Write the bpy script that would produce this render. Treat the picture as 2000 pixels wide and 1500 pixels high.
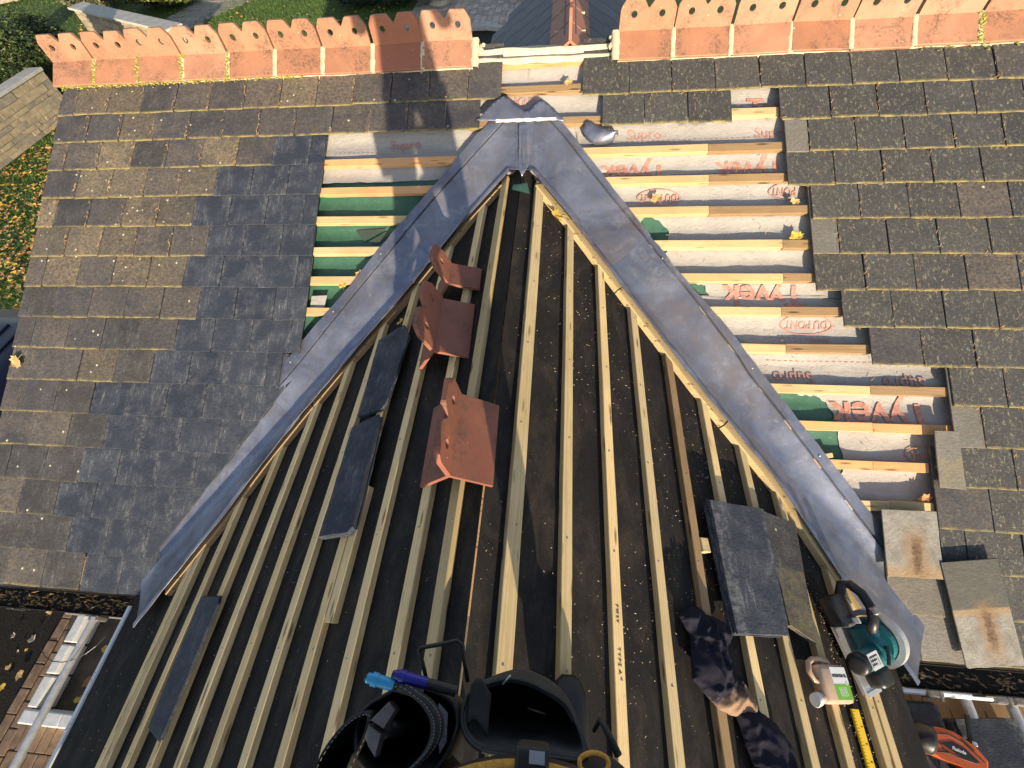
import bpy, bmesh, math, random
from math import sin, cos, tan, radians, pi, sqrt, atan2
from mathutils import Vector, Matrix, noise
from mathutils.geometry import delaunay_2d_cdt

random.seed(7)
S = bpy.context.scene
COL = S.collection
for o in list(bpy.data.objects): bpy.data.objects.remove(o)

# ------------------------------------------------------------------ camera, sky, sun, exposure
cam_d = bpy.data.cameras.new('camera'); cam = bpy.data.objects.new('camera', cam_d); COL.objects.link(cam)
cam.location = (0.2426, -2.5719, 1.4575)
cam.rotation_euler = (0.5970, 0.0696, 0.0796)
cam_d.sensor_width = 36; cam_d.lens = 859.8 / 2000 * 36
cam_d.clip_start = 0.02; cam_d.clip_end = 500
S.camera = cam
SUN = Vector((0.285, -1.0, 0.158)).normalized()
wd = bpy.data.worlds.new('World'); S.world = wd; wd.use_nodes = True
sky = wd.node_tree.nodes.new('ShaderNodeTexSky'); sky.sky_type = 'NISHITA'; sky.sun_disc = False
sky.sun_elevation = math.asin(SUN.z); sky.sun_rotation = atan2(SUN.x, SUN.y); sky.ozone_density = 3.0; sky.dust_density = .6
hs = wd.node_tree.nodes.new('ShaderNodeHueSaturation'); hs.inputs['Saturation'].default_value = .55
wd.node_tree.links.new(sky.outputs[0], hs.inputs['Color']); wd.node_tree.links.new(hs.outputs[0], wd.node_tree.nodes['Background'].inputs[0])
wd.node_tree.nodes['Background'].inputs[1].default_value = 0.106
sl = bpy.data.lights.new('sun', 'SUN'); so = bpy.data.objects.new('sun', sl); COL.objects.link(so)
sl.energy = 3.35; sl.angle = radians(0.55); sl.color = (1.0, 0.82, 0.58)
so.rotation_euler = SUN.to_track_quat('Z', 'Y').to_euler(); so.location = (4, -14, 3)
S.view_settings.view_transform = 'Standard'; S.view_settings.look = 'None'
S.view_settings.exposure = 1.42; S.view_settings.gamma = 1.0; S.view_settings.use_curve_mapping = False

# ------------------------------------------------------------------ frames of the two roofs
P, Q = radians(28.38), radians(26.29)       # pitch of the cross gable, pitch of the main roof
cp, sp, cq, sq = cos(P), sin(P), cos(Q), sin(Q)
def M(x, u, h=0.0):                          # main roof: along the courses, up the slope, off the slope
    return Vector((x, u * cq - h * sq, u * sq + h * cq))
def K(c, y, h=0.0):                          # cross gable: signed slope distance from its ridge, along the ridge, off the slope
    s = 1 if c >= 0 else -1
    d = abs(c)
    return Vector((s * (d * cp + h * sp), y, -d * sp + h * cp))
def mat4(o, x, y, z):
    return Matrix(((x[0], y[0], z[0], o[0]), (x[1], y[1], z[1], o[1]), (x[2], y[2], z[2], o[2]), (0, 0, 0, 1)))
def FM(x, u, h=0.0, rot=0.0):
    return mat4(M(x, u, h), (1, 0, 0), (0, cq, sq), (0, -sq, cq)) @ Matrix.Rotation(rot, 4, 'Z')
def FK(c, y, h=0.0, rot=0.0):
    s = 1 if c >= 0 else -1
    return mat4(K(c, y, h), (cp, 0, -s * sp), (0, 1, 0), (s * sp, 0, cp)) @ Matrix.Rotation(rot, 4, 'Z')
def FW(x, y, z, rot=0.0):
    return Matrix.Translation((x, y, z)) @ Matrix.Rotation(rot, 4, 'Z')
I4 = Matrix.Identity(4)
def nz(x, y=0.0, z=0.0): return noise.noise(Vector((x, y, z)))

# ------------------------------------------------------------------ objects
WM = {}
def link(name, data, parent=None, W=I4):
    o = bpy.data.objects.new(name, data); COL.objects.link(o)
    if parent is not None:
        o.parent = parent; o.matrix_parent_inverse = WM[parent.name].inverted()
    o.matrix_basis = W
    WM[o.name] = W.copy()
    return o
def me(name, verts, faces, m=None, smooth=False):
    d = bpy.data.meshes.new(name)
    d.from_pydata([tuple(v) for v in verts], [], [tuple(f) for f in faces])
    if m is not None:
        for k in (m if isinstance(m, (list, tuple)) else [m]): d.materials.append(k)
    if smooth:
        for p in d.polygons: p.use_smooth = True
    d.update()
    return d
def obj(name, verts, faces, m, parent=None, W=I4, smooth=False):
    return link(name, me(name, verts, faces, m, smooth), parent, W)
def thing(name, label, cat, W=I4, group=None):
    o = link(name, None, None, W); o.empty_display_size = 0.1
    return tag(o, label, cat, group)
def tag(o, label, cat, group=None):
    o['label'] = label; o['category'] = cat
    if group: o['group'] = group
    return o
def kind(o, k):
    o['kind'] = k; return o

class B:                                     # collects shapes of ONE object
    def __init__(s): s.v = []; s.f = []; s.mi = []; s.m = 0
    def add(s, vs, fs, W=None):
        n = len(s.v)
        s.v += [(W @ Vector(v)) if W is not None else Vector(v) for v in vs]
        s.f += [tuple(i + n for i in f) for f in fs]; s.mi += [s.m] * len(fs)
        return s
    def box(s, a, b, W=None, bev=0.0):
        x0, y0, z0 = a; x1, y1, z1 = b
        if bev <= 0:
            vs = [(x0, y0, z0), (x1, y0, z0), (x1, y1, z0), (x0, y1, z0), (x0, y0, z1), (x1, y0, z1), (x1, y1, z1), (x0, y1, z1)]
            return s.add(vs, [(0, 3, 2, 1), (4, 5, 6, 7), (0, 1, 5, 4), (1, 2, 6, 5), (2, 3, 7, 6), (3, 0, 4, 7)], W)
        bm = bmesh.new(); bmesh.ops.create_cube(bm, size=1)
        for v in bm.verts: v.co = Vector(((x0 + x1) / 2 + v.co.x * (x1 - x0), (y0 + y1) / 2 + v.co.y * (y1 - y0), (z0 + z1) / 2 + v.co.z * (z1 - z0)))
        bmesh.ops.bevel(bm, geom=bm.edges[:], offset=bev, segments=2 if bev > .004 else 1, profile=.6, affect='EDGES')
        bm.verts.index_update()
        vs = [v.co.copy() for v in bm.verts]; fs = [[v.index for v in f.verts] for f in bm.faces]; bm.free()
        return s.add(vs, fs, W)
    def prism(s, poly, z0, z1, W=None):      # polygon in xy, extruded in z
        n = len(poly)
        vs = [(x, y, z0) for x, y in poly] + [(x, y, z1) for x, y in poly]
        fs = [tuple(range(n - 1, -1, -1)), tuple(range(n, 2 * n))] + [(i, (i + 1) % n, n + (i + 1) % n, n + i) for i in range(n)]
        return s.add(vs, fs, W)
    def tube(s, pts, r, n=8, cap=True, W=None):
        pts = [Vector(p) for p in pts]; k = len(pts); vs = []; fs = []
        rr = r if isinstance(r, (list, tuple)) else [r] * k
        up = Vector((0, 0, 1))
        for i, p in enumerate(pts):
            t = (pts[min(i + 1, k - 1)] - pts[max(i - 1, 0)]).normalized()
            if abs(t.dot(up)) > .95: up = Vector((1, 0, 0))
            a = t.cross(up).normalized(); b = a.cross(t).normalized(); up = b
            for j in range(n):
                q = 2 * pi * j / n
                vs.append(p + (a * cos(q) + b * sin(q)) * rr[i])
        for i in range(k - 1):
            for j in range(n):
                fs.append((i * n + j, i * n + (j + 1) % n, (i + 1) * n + (j + 1) % n, (i + 1) * n + j))
        if cap: fs += [tuple(range(n - 1, -1, -1)), tuple(range((k - 1) * n, k * n))]
        return s.add(vs, fs, W)
    def lathe(s, prof, n=24, W=None):        # (r, z) profile about z
        vs = []; fs = []
        for r, z in prof:
            for j in range(n): vs.append((r * cos(2 * pi * j / n), r * sin(2 * pi * j / n), z))
        for i in range(len(prof) - 1):
            for j in range(n): fs.append((i * n + j, i * n + (j + 1) % n, (i + 1) * n + (j + 1) % n, (i + 1) * n + j))
        fs += [tuple(range(n - 1, -1, -1)), tuple(range((len(prof) - 1) * n, len(prof) * n))]
        return s.add(vs, fs, W)
    def loft(s, rings, close=True, caps=True, W=None):
        n = len(rings[0]); vs = [p for r in rings for p in r]; fs = []
        for i in range(len(rings) - 1):
            for j in range(n if close else n - 1):
                fs.append((i * n + j, i * n + (j + 1) % n, (i + 1) * n + (j + 1) % n, (i + 1) * n + j))
        if caps and close: fs += [tuple(range(n - 1, -1, -1)), tuple(range((len(rings) - 1) * n, len(rings) * n))]
        return s.add(vs, fs, W)
    def out(s, name, m, parent=None, W=I4, smooth=False):
        d = me(name, s.v, s.f, m, smooth)
        if isinstance(m, (list, tuple)):
            for p, i in zip(d.polygons, s.mi): p.material_index = i
        return link(name, d, parent, W)

def inside(p, poly):
    x, y = p; r = False; j = len(poly) - 1
    for i in range(len(poly)):
        xi, yi = poly[i]; xj, yj = poly[j]
        if (yi > y) != (yj > y) and x < (xj - xi) * (y - yi) / (yj - yi) + xi: r = not r
        j = i
    return r
def densify(poly, step, jit=0.0):
    out = []
    for i, a in enumerate(poly):
        b = poly[(i + 1) % len(poly)]; L = math.dist(a, b); n = max(1, int(L / step))
        for k in range(n):
            t = k / n; e = jit if k else 0
            out.append((a[0] + (b[0] - a[0]) * t + random.uniform(-e, e), a[1] + (b[1] - a[1]) * t + random.uniform(-e, e)))
    return out
def cdt(outer, holes=(), step=None):         # triangulated polygon with holes and inner points
    loops = [outer] + list(holes); vs = []; es = []
    for L in loops:
        n0 = len(vs); vs += [Vector(p) for p in L]; es += [(n0 + i, n0 + (i + 1) % len(L)) for i in range(len(L))]
    if step:
        xs = [p[0] for p in outer]; ys = [p[1] for p in outer]
        y = min(ys) + step / 2; r = 0
        while y < max(ys):
            x = min(xs) + step * (.25 if r % 2 else .75)
            while x < max(xs):
                if inside((x, y), outer) and not any(inside((x, y), h) for h in holes): vs.append(Vector((x, y)))
                x += step
            y += step; r += 1
    rv, re, rf, *_ = delaunay_2d_cdt(vs, es, [], 0, 1e-6)
    fs = []
    for f in rf:
        c = (sum(rv[i][0] for i in f) / len(f), sum(rv[i][1] for i in f) / len(f))
        if inside(c, outer) and not any(inside(c, h) for h in holes): fs.append(tuple(f))
    fs2 = []
    for f in fs:
        a, b, c = (rv[i] for i in f[:3])
        fs2.append(f if (b - a).cross(c - a) > 0 else f[::-1])
    return [(p[0], p[1]) for p in rv], fs2
def sheet(name, outer, m, place, hfun, parent=None, holes=(), step=.04, smooth=True, thick=0.0):
    vs, fs = cdt(outer, holes, step)
    o = obj(name, [place(x, y, hfun(x, y)) for x, y in vs], fs, m, parent, smooth=smooth)
    if thick:
        md = o.modifiers.new('thickness', 'SOLIDIFY'); md.thickness = thick; md.offset = -1
    return o
def slab(b, outer, holes, z0, z1, W=None):   # flat plate with holes
    vs, fs = cdt(outer, holes); n = len(vs)
    V = [(x, y, z1) for x, y in vs] + [(x, y, z0) for x, y in vs]
    F = list(fs) + [tuple(i + n for i in f[::-1]) for f in fs]
    k = 0
    for L in [outer] + list(holes):
        N = len(L)
        for i in range(N): F.append((k + i, k + (i + 1) % N, n + k + (i + 1) % N, n + k + i)[::-1])
        k += N
    return b.add(V, F, W)
def circ(cx, cy, r, n=12, ph=0): return [(cx + r * cos(ph + 2 * pi * i / n), cy + r * sin(ph + 2 * pi * i / n)) for i in range(n)]

# ------------------------------------------------------------------ materials
class NT:
    def __init__(s, name):
        s.m = bpy.data.materials.new(name); s.m.use_nodes = True; s.t = s.m.node_tree
        s.b = s.t.nodes['Principled BSDF']; s.tc = s.n('ShaderNodeTexCoord'); s.oi = s.n('ShaderNodeObjectInfo')
    def n(s, ty, ins=None, **props):
        nd = s.t.nodes.new(ty)
        for k, v in props.items(): setattr(nd, k, v)
        for k, v in (ins or {}).items(): s.set(nd.inputs[k], v)
        return nd
    def set(s, sock, v):
        if isinstance(v, bpy.types.NodeSocket): s.t.links.new(v, sock)
        elif isinstance(v, bpy.types.Node): s.t.links.new(v.outputs[0], sock)
        else:
            if isinstance(v, (tuple, list)) and sock.type == 'RGBA' and len(v) == 3: v = (*v, 1)
            sock.default_value = v
    def math(s, op, a, b=0.0, clamp=False):
        nd = s.n('ShaderNodeMath', operation=op, use_clamp=clamp); s.set(nd.inputs[0], a); s.set(nd.inputs[1], b); return nd.outputs[0]
    def rnd(s, k):                            # another random number per object
        return s.math('FRACT', s.math('MULTIPLY', s.oi.outputs['Random'], k))
    def co(s, scale=(1, 1, 1), shift=True, kind='Object'):
        v = s.tc.outputs[kind]
        if shift:
            r = s.n('ShaderNodeCombineXYZ', {0: s.math('MULTIPLY', s.oi.outputs['Random'], 37.0), 1: s.math('MULTIPLY', s.rnd(7.3), 41.0), 2: s.math('MULTIPLY', s.rnd(13.1), 23.0)})
            v = s.n('ShaderNodeVectorMath', {0: v, 1: r.outputs[0]}, operation='ADD').outputs[0]
        mp = s.n('ShaderNodeMapping', {'Vector': v, 'Scale': scale}); return mp.outputs[0]
    def noise(s, v, scale, detail=4.0, rough=.55, dist=0.0):
        return s.n('ShaderNodeTexNoise', {'Vector': v, 'Scale': scale, 'Detail': detail, 'Roughness': rough, 'Distortion': dist}).outputs[0]
    def vor(s, v, scale, feature='F1', out=0):
        return s.n('ShaderNodeTexVoronoi', {'Vector': v, 'Scale': scale}, feature=feature).outputs[out]
    def ramp(s, f, stops, interp='LINEAR'):
        r = s.n('ShaderNodeValToRGB', {0: f}); e = r.color_ramp.elements; r.color_ramp.interpolation = interp
        while len(e) < len(stops): e.new(.5)
        for x, (p, c) in zip(e, stops):
            x.position = p; x.color = (*c, 1) if isinstance(c, (tuple, list)) else (c, c, c, 1)
        return r.outputs[0]
    def mix(s, f, a, b, blend='MIX'):
        nd = s.n('ShaderNodeMix', data_type='RGBA', blend_type=blend, clamp_factor=True)
        s.set(nd.inputs[0], f); s.set(nd.inputs[6], a); s.set(nd.inputs[7], b); return nd.outputs[2]
    def sep(s, v): return s.n('ShaderNodeSeparateXYZ', {0: v})
    def bump(s, h, strength=.3, dist=.01):
        s.set(s.b.inputs['Normal'], s.n('ShaderNodeBump', {'Height': h, 'Strength': strength, 'Distance': dist}).outputs[0])
    def done(s, col, rough=.7, metal=0.0, spec=.5):
        s.set(s.b.inputs['Base Color'], col); s.set(s.b.inputs['Roughness'], rough); s.set(s.b.inputs['Metallic'], metal)
        s.set(s.b.inputs['Specular IOR Level'], spec); return s.m

def plain(name, c, rough=.7, metal=0.0, var=.15, scale=30, bump=.15, spec=.5):
    t = NT(name); v = t.co(); n = t.noise(v, scale, 5)
    c2 = t.mix(t.ramp(n, [(.3, 0.0), (.7, 1.0)]), tuple(x * (1 - var) for x in c), tuple(min(1, x * (1 + var)) for x in c))
    t.bump(t.noise(v, scale * 3, 4), bump, .004)
    return t.done(c2, t.ramp(n, [(0, max(0, rough - .08)), (1, min(1, rough + .08))]), metal, spec)

def slate_mat(name, base, alt, lichen, spots, moss, scratch, flecks):
    t = NT(name); v = t.co(); raw = t.sep(t.tc.outputs['Object'])
    big = t.noise(v, 7, 4, .6, .4); fine = t.noise(v, 70, 6, .65); grain = t.noise(t.co((8, 60, 30)), 6, 5, .6)
    tone = t.math('ADD', t.math('MULTIPLY', t.rnd(3.7), .75), t.math('MULTIPLY', big, .55))
    c = t.mix(t.math('SUBTRACT', tone, .15), base, alt)
    c = t.mix(t.ramp(fine, [(.3, 0.0), (.75, .55)]), c, tuple(x * .55 for x in base))
    if lichen:
        lf = t.math('MULTIPLY', t.ramp(t.math('ADD', t.noise(v, 9, 5, .7), t.math('MULTIPLY', t.rnd(5.9), .25)), [(.42, 0.0), (.66, 1.0)]), lichen)
        wp = t.n('ShaderNodeNewGeometry').outputs['Position']; wn = t.ramp(t.noise(wp, 2.6, 5, .65), [(.36, 0.0), (.60, 1.0)])
        lf = t.math('MULTIPLY', t.math('ADD', t.math('MULTIPLY', lf, .45), t.math('MULTIPLY', wn, .55 * lichen)), t.math('ADD', .45, t.math('MULTIPLY', t.rnd(9.7), .75)))
        c = t.mix(t.math('MULTIPLY', lf, t.ramp(t.noise(v, 60, 5, .7), [(.35, .1), (.6, 1.0)])), c, (.27, .21, .135))
    if flecks:
        fl = t.ramp(t.noise(t.co((1.0, .55, 1)), 75, 6, .75, .9), [(.55, 0.0), (.66, 1.0)])
        c = t.mix(t.math('MULTIPLY', fl, flecks), c, (.36, .32, .21))
    if scratch:
        sc = t.ramp(t.noise(t.co((30, 3, 10)), 3.0, 6, .75, 1.5), [(.53, 0.0), (.68, 1.0)])
        ar = t.ramp(t.noise(v, 9, 4, .6), [(.44, 0.0), (.66, 1.0)])
        c = t.mix(t.math('MULTIPLY', t.math('MULTIPLY', sc, ar), scratch), c, (.50, .51, .52))
        c = t.mix(t.math('MULTIPLY', ar, .30 * scratch), c, (.19, .20, .225))
        ed = t.ramp(t.math('ABSOLUTE', raw.outputs[0]), [(.095, 0.0), (.12, .5)]); c = t.mix(t.math('MULTIPLY', t.math('MULTIPLY', ed, t.ramp(t.noise(v, 30, 4, .7), [(.45, 0.0), (.65, 1.0)])), scratch), c, (.42, .42, .42))
    if spots:
        d = t.vor(v, 26); w = t.n('ShaderNodeTexVoronoi', {'Vector': v, 'Scale': 26.0}).outputs[1]
        on = t.math('GREATER_THAN', t.sep(w).outputs[0], 1 - spots)
        c = t.mix(t.math('MULTIPLY', t.ramp(d, [(.10, 1.0), (.22, 0.0)]), on), c, (.62, .58, .44))
    if moss:                                   # moss creeping along the tail edge of the slate
        e = t.math('ADD', raw.outputs[1], t.math('MULTIPLY', t.noise(v, 80, 4), -.011))
        c = t.mix(t.math('MULTIPLY', t.ramp(e, [(.0, 1.0), (.006, 0.0)]), t.math('MULTIPLY', t.ramp(t.noise(v, 22, 3), [(.36, .15), (.6, 1.0)]), moss)), c, (.27, .225, .09))
    h = t.math('ADD', t.math('MULTIPLY', grain, .5), t.math('MULTIPLY', fine, .7))
    h = t.math('ADD', h, t.math('MULTIPLY', t.noise(v, 12, 3), .8))
    t.bump(h, .8, .005)
    return t.done(c, t.ramp(fine, [(.2, .50), (.8, .78)]), 0, .28)
SL_NEW = slate_mat('new_slate', (.030, .038, .058), (.056, .066, .090), 0, 0, 0, .5, 0)
SL_OLD = slate_mat('lichened_slate', (.050, .050, .053), (.080, .076, .071), .95, .35, 1, 0, .5)
SL_DARK = slate_mat('weathered_slate', (.039, .042, .056), (.062, .064, .078), .5, .06, .9, .15, .18)
SL_FLECK = slate_mat('flecked_slate', (.046, .049, .054), (.074, .076, .078), .12, .0, 1, .12, .75)
SL_PALE = slate_mat('pale_slate', (.14, .135, .12), (.22, .21, .19), .2, 0, .3, .3, .1)
SL_LOW = slate_mat('brown_slate', (.036, .039, .047), (.056, .057, .063), .2, .03, .3, .3, .1)
def stained(name, split):
    t = NT(name); v = t.co(shift=False); raw = t.sep(t.tc.outputs['Object']); n = t.noise(v, 14, 5, .65); f = t.noise(v, 60, 6, .7)
    c = t.mix(t.ramp(n, [(.3, 0.0), (.7, 1.0)]), (.15, .14, .12), (.31, .30, .27)); c = t.mix(t.ramp(f, [(.5, 0.0), (.7, .55)]), c, (.09, .08, .065))
    wob = t.math('MULTIPLY', t.math('SUBTRACT', t.noise(v, 22, 4, .7), .5), .075)
    y = t.math('ADD', raw.outputs[1], wob); x = t.math('ADD', raw.outputs[0], t.math('ADD', wob, -.015))
    if split:                                  # upper half weathered dark, lower half pale where it used to be covered
        dk = t.mix(f, (.055, .055, .05), (.11, .105, .09)); c = t.mix(t.ramp(t.math('ADD', raw.outputs[1], t.math('MULTIPLY', wob, .15)), [(.240, 0.0), (.250, 1.0)]), c, dk)
        c = t.mix(t.math('MULTIPLY', t.ramp(y, [(.20, 0.0), (.235, .8)]), t.ramp(raw.outputs[1], [(.243, 1.0), (.252, 0.0)])), c, (.30, .20, .10)); cy, wd_ = .155, .020
    else:
        c = t.mix(t.ramp(y, [(.02, .85), (.07, 0.0)]), c, (.30, .205, .105)); cy, wd_ = .10, .024
    dy = t.math('ABSOLUTE', t.math('ADD', y, -cy)); dx = t.math('ABSOLUTE', x)
    halo = t.math('MULTIPLY', t.ramp(dx, [(wd_, 1.0), (wd_ * 3, 0.0)]), t.ramp(dy, [(.07, 1.0), (.15, 0.0)])); c = t.mix(t.math('MULTIPLY', halo, .75), c, (.24, .15, .07))
    core = t.math('MULTIPLY', t.ramp(dx, [(wd_ * .4, 1.0), (wd_ * 1.1, 0.0)]), t.ramp(dy, [(.05, 1.0), (.10, 0.0)])); c = t.mix(t.math('MULTIPLY', core, t.ramp(f, [(.35, .4), (.6, 1.0)])), c, (.07, .035, .015))
    t.bump(t.math('ADD', n, f), .7, .005); return t.done(c, .7)
SL_STAIN, SL_STAIN2 = stained('stained_slate', False), stained('half_pale_slate', True)

def wood(name, a, b, dark, stripes=1.0):
    t = NT(name); v = t.co((1.2, 22, 22)); ob = t.co((1, 1, 1))
    g = t.noise(v, 3.0, 5, .6, .6); g2 = t.noise(t.co((2.5, 90, 90)), 4, 4, .6)
    c = t.mix(t.math('ADD', t.math('MULTIPLY', g, .8), t.math('MULTIPLY', t.math('SUBTRACT', t.rnd(5.1), .5), .55)), a, b)
    c = t.mix(t.math('MULTIPLY', t.ramp(g2, [(.52, 0.0), (.72, 1.0)]), .38 * stripes), c, dark)
    ring = t.n('ShaderNodeTexWave', {'Vector': t.co((.8, 16, 16)), 'Scale': 2.6, 'Distortion': 9.0, 'Detail': 2.0, 'Detail Scale': .8}, wave_type='RINGS').outputs[0]
    c = t.mix(t.math('MULTIPLY', t.ramp(ring, [(.55, 0.0), (.95, 1.0)]), .30 * stripes), c, dark)
    kd = t.vor(t.co((3.4, 20, 20)), 1.5); c = t.mix(t.ramp(kd, [(.10, .9), (.22, 0.0)]), c, tuple(x * .5 for x in dark)); c = t.mix(t.ramp(t.noise(t.co((14, 60, 60)), 2.5, 3, .6), [(.66, 0.0), (.74, .55)]), c, tuple(x * .6 for x in dark))
    st = t.ramp(t.noise(ob, 2.3, 4, .6), [(.48, 0.0), (.70, .7)]); c = t.mix(st, c, tuple(x * .75 for x in b))
    t.bump(t.math('ADD', g2, t.math('MULTIPLY', g, .5)), .35, .002); return t.done(c, .68, 0, .3)
W_PALE = wood('pale_timber', (.66, .52, .29), (.56, .42, .20), (.34, .21, .08))
W_TREAT = wood('treated_timber', (.92, .71, .38), (.80, .57, .27), (.40, .25, .11))
W_ORNG = wood('fresh_orange_timber', (.72, .40, .19), (.60, .30, .13), (.42, .18, .07), .6)
W_OLD = wood('aged_timber', (.40, .27, .14), (.28, .18, .09), (.12, .07, .035))
W_BOARD = wood('scaffold_timber', (.42, .30, .17), (.30, .20, .11), (.15, .09, .05))

def terracotta(name, a, b, dirt):
    t = NT(name); v = t.co(); n = t.noise(v, 9, 5, .6)
    c = t.mix(t.math('ADD', t.math('MULTIPLY', n, .7), t.math('MULTIPLY', t.math('SUBTRACT', t.rnd(3.3), .4), 1.1)), a, b)
    c = t.mix(t.math('MULTIPLY', t.ramp(t.noise(t.co((1, 1, 1)), 4, 5, .7), [(.42, 0.0), (.68, .55)]), dirt), c, tuple(x * .55 for x in a))
    c = t.mix(t.ramp(t.noise(v, 130, 4, .7), [(.55, 0.0), (.75, .35)]), c, tuple(x * .55 for x in a))
    bl = t.ramp(t.noise(v, 7, 4, .7), [(.48, 0.0), (.62, 1.0)])
    c = t.mix(t.math('MULTIPLY', t.math('MULTIPLY', bl, t.ramp(t.noise(v, 70, 4, .7), [(.42, 0.0), (.6, 1.0)])), dirt), c, (.10, .07, .045))
    sp_ = t.vor(v, 17); c = t.mix(t.math('MULTIPLY', t.ramp(sp_, [(.035, 1.0), (.06, 0.0)]), .9), c, (.62, .56, .45))
    t.bump(t.math('ADD', t.noise(v, 160, 4), t.math('MULTIPLY', n, .6)), .25, .003); return t.done(c, .62, 0, .4)
T_RIDGE = terracotta('ridge_terracotta', (.36, .168, .098), (.43, .225, .145), .8)
T_LOOSE = terracotta('loose_terracotta', (.26, .098, .066), (.31, .12, .078), .85)  # darker than the ridge: shade from the roofer is put into the colour
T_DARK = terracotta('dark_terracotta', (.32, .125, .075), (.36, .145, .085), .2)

def lead_mat():
    t = NT('lead'); v = t.co(kind='Object'); n = t.noise(v, 3.5, 5, .6, .5); f = t.noise(v, 24, 5, .65)
    c = t.mix(t.ramp(n, [(.3, 0.0), (.7, 1.0)]), (.125, .145, .215), (.33, .37, .485)); c = t.mix(t.ramp(t.noise(v, 2.2, 4, .6), [(.5, 0.0), (.72, .7)]), c, (.30, .255, .235)); c = t.mix(t.ramp(f, [(.42, 0.0), (.7, .55)]), c, (.25, .23, .23))  # blue sky reflection is tinted into the base colour
    st = t.ramp(t.noise(v, 60, 4, .7), [(.62, 0.0), (.75, .6)]); c = t.mix(st, c, (.48, .47, .44)); ox = t.math('MULTIPLY', t.ramp(t.noise(v, 6, 5, .7, .8), [(.50, 0.0), (.66, .6)]), t.ramp(t.noise(v, 45, 4, .7), [(.4, .2), (.65, 1.0)])); c = t.mix(ox, c, (.50, .51, .54)); c = t.mix(t.ramp(t.noise(t.co((60, 9, 9)), 4, 4, .7, 1.5), [(.62, 0.0), (.72, .35)]), c, (.09, .09, .11))
    t.bump(t.math('ADD', t.math('MULTIPLY', t.noise(v, 5, 2), 1.6), t.math('MULTIPLY', f, .35)), .22, .012)
    return t.done(c, t.ramp(n, [(.25, .34), (.75, .50)]), .66, .5)
LEAD = lead_mat()
def underlay_mat():
    t = NT('grey_underlay'); v = t.co(shift=False); n = t.noise(v, 5, 5, .6)
    c = t.mix(n, (.335, .318, .302), (.45, .43, .405)); c = t.mix(t.ramp(t.noise(v, 34, 6, .75), [(.52, 0.0), (.78, .6)]), c, (.24, .20, .16))
    c = t.mix(t.math('MULTIPLY', t.ramp(t.noise(v, 130, 3, .6), [(.66, 0.0), (.72, 1.0)]), .7), c, (.12, .09, .06))
    t.bump(t.math('ADD', t.noise(t.co((1, 2.2, 1), False), 14, 6, .6, 1.2), t.math('MULTIPLY', t.noise(v, 200, 3), .25)), .42, .009); return t.done(c, .6, 0, .35)
UNDER = underlay_mat()
def green_mat():
    t = NT('green_underlay'); v = t.co(shift=False); n = t.noise(v, 7, 5, .65)
    c = t.mix(n, (.025, .09, .064), (.07, .185, .125)); c = t.mix(t.ramp(t.noise(v, 60, 5, .7), [(.56, 0.0), (.75, .45)]), c, (.26, .26, .17))
    w = t.n('ShaderNodeTexVoronoi', {'Vector': v, 'Scale': 210.0}).outputs[0]
    t.bump(t.math('ADD', w, t.noise(v, 30, 4)), .3, .003); return t.done(c, .55, 0, .4)
GREEN = green_mat()
def membrane_mat():
    t = NT('black_membrane'); v = t.co(shift=False); n = t.noise(v, 4, 5, .65)
    c = t.mix(n, (.010, .010, .0115), (.024, .022, .021)); c = t.mix(t.ramp(t.noise(v, 40, 6, .75), [(.6, 0.0), (.8, .3)]), c, (.11, .085, .06)); c = t.mix(t.math('MULTIPLY', t.ramp(t.noise(t.co((2.2, .8, 1), False), 5, 6, .72, .6), [(.46, 0.0), (.72, .75)]), t.ramp(t.noise(v, 120, 4, .7), [(.35, .3), (.65, 1.0)])), c, (.085, .066, .05))
    c = t.mix(t.math('MULTIPLY', t.ramp(t.noise(v, 300, 2), [(.68, 0.0), (.74, 1.0)]), .5), c, (.30, .25, .17))
    t.bump(t.math('ADD', t.noise(v, 500, 3), t.math('MULTIPLY', t.noise(v, 14, 4), 1.4)), .3, .003); return t.done(c, .78, 0, .18)
MEMB = membrane_mat()
MORTAR = plain('mortar', (.58, .49, .33), .85, 0, .22, 60, .6)
MOSS = plain('moss_green', (.30, .29, .05), .9, 0, .5, 90, .6)
DEBRIS = plain('dry_debris', (.36, .22, .085), .85, 0, .5, 40, .3)
SAWD = plain('sawdust_pale', (.55, .44, .27), .9, 0, .3, 40, .1)
PRINT = plain('red_print', (.50, .235, .185), .6, 0, .3, 45, .05)
PRINT2 = plain('faded_red_print', (.46, .24, .20), .6, 0, .2, 70, .05)
BLACKP = plain('black_plastic', (.018, .018, .019), .42, 0, .2, 50, .1)
BLACKG = plain('black_gutter', (.015, .015, .016), .35, 0, .2, 30, .1)
WHITEP = plain('white_plastic', (.72, .73, .74), .4, 0, .06, 30, .05)
WPAINT = plain('white_paint', (.74, .74, .72), .6, 0, .1, 18, .3)
GALV = plain('galvanised_tube', (.58, .61, .66), .42, .55, .14, 25, .1)
STEEL = plain('bright_steel', (.62, .63, .65), .40, .55, .08, 40, .04)
STEELD = plain('dull_steel', (.30, .28, .27), .45, .7, .25, 60, .2)
BRICK = plain('wall_render', (.42, .36, .28), .85, 0, .2, 12, .4)
FLAT_K = plain('flat_black_print', (.015, .015, .015), .6, 0, 0, 20, 0)

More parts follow.
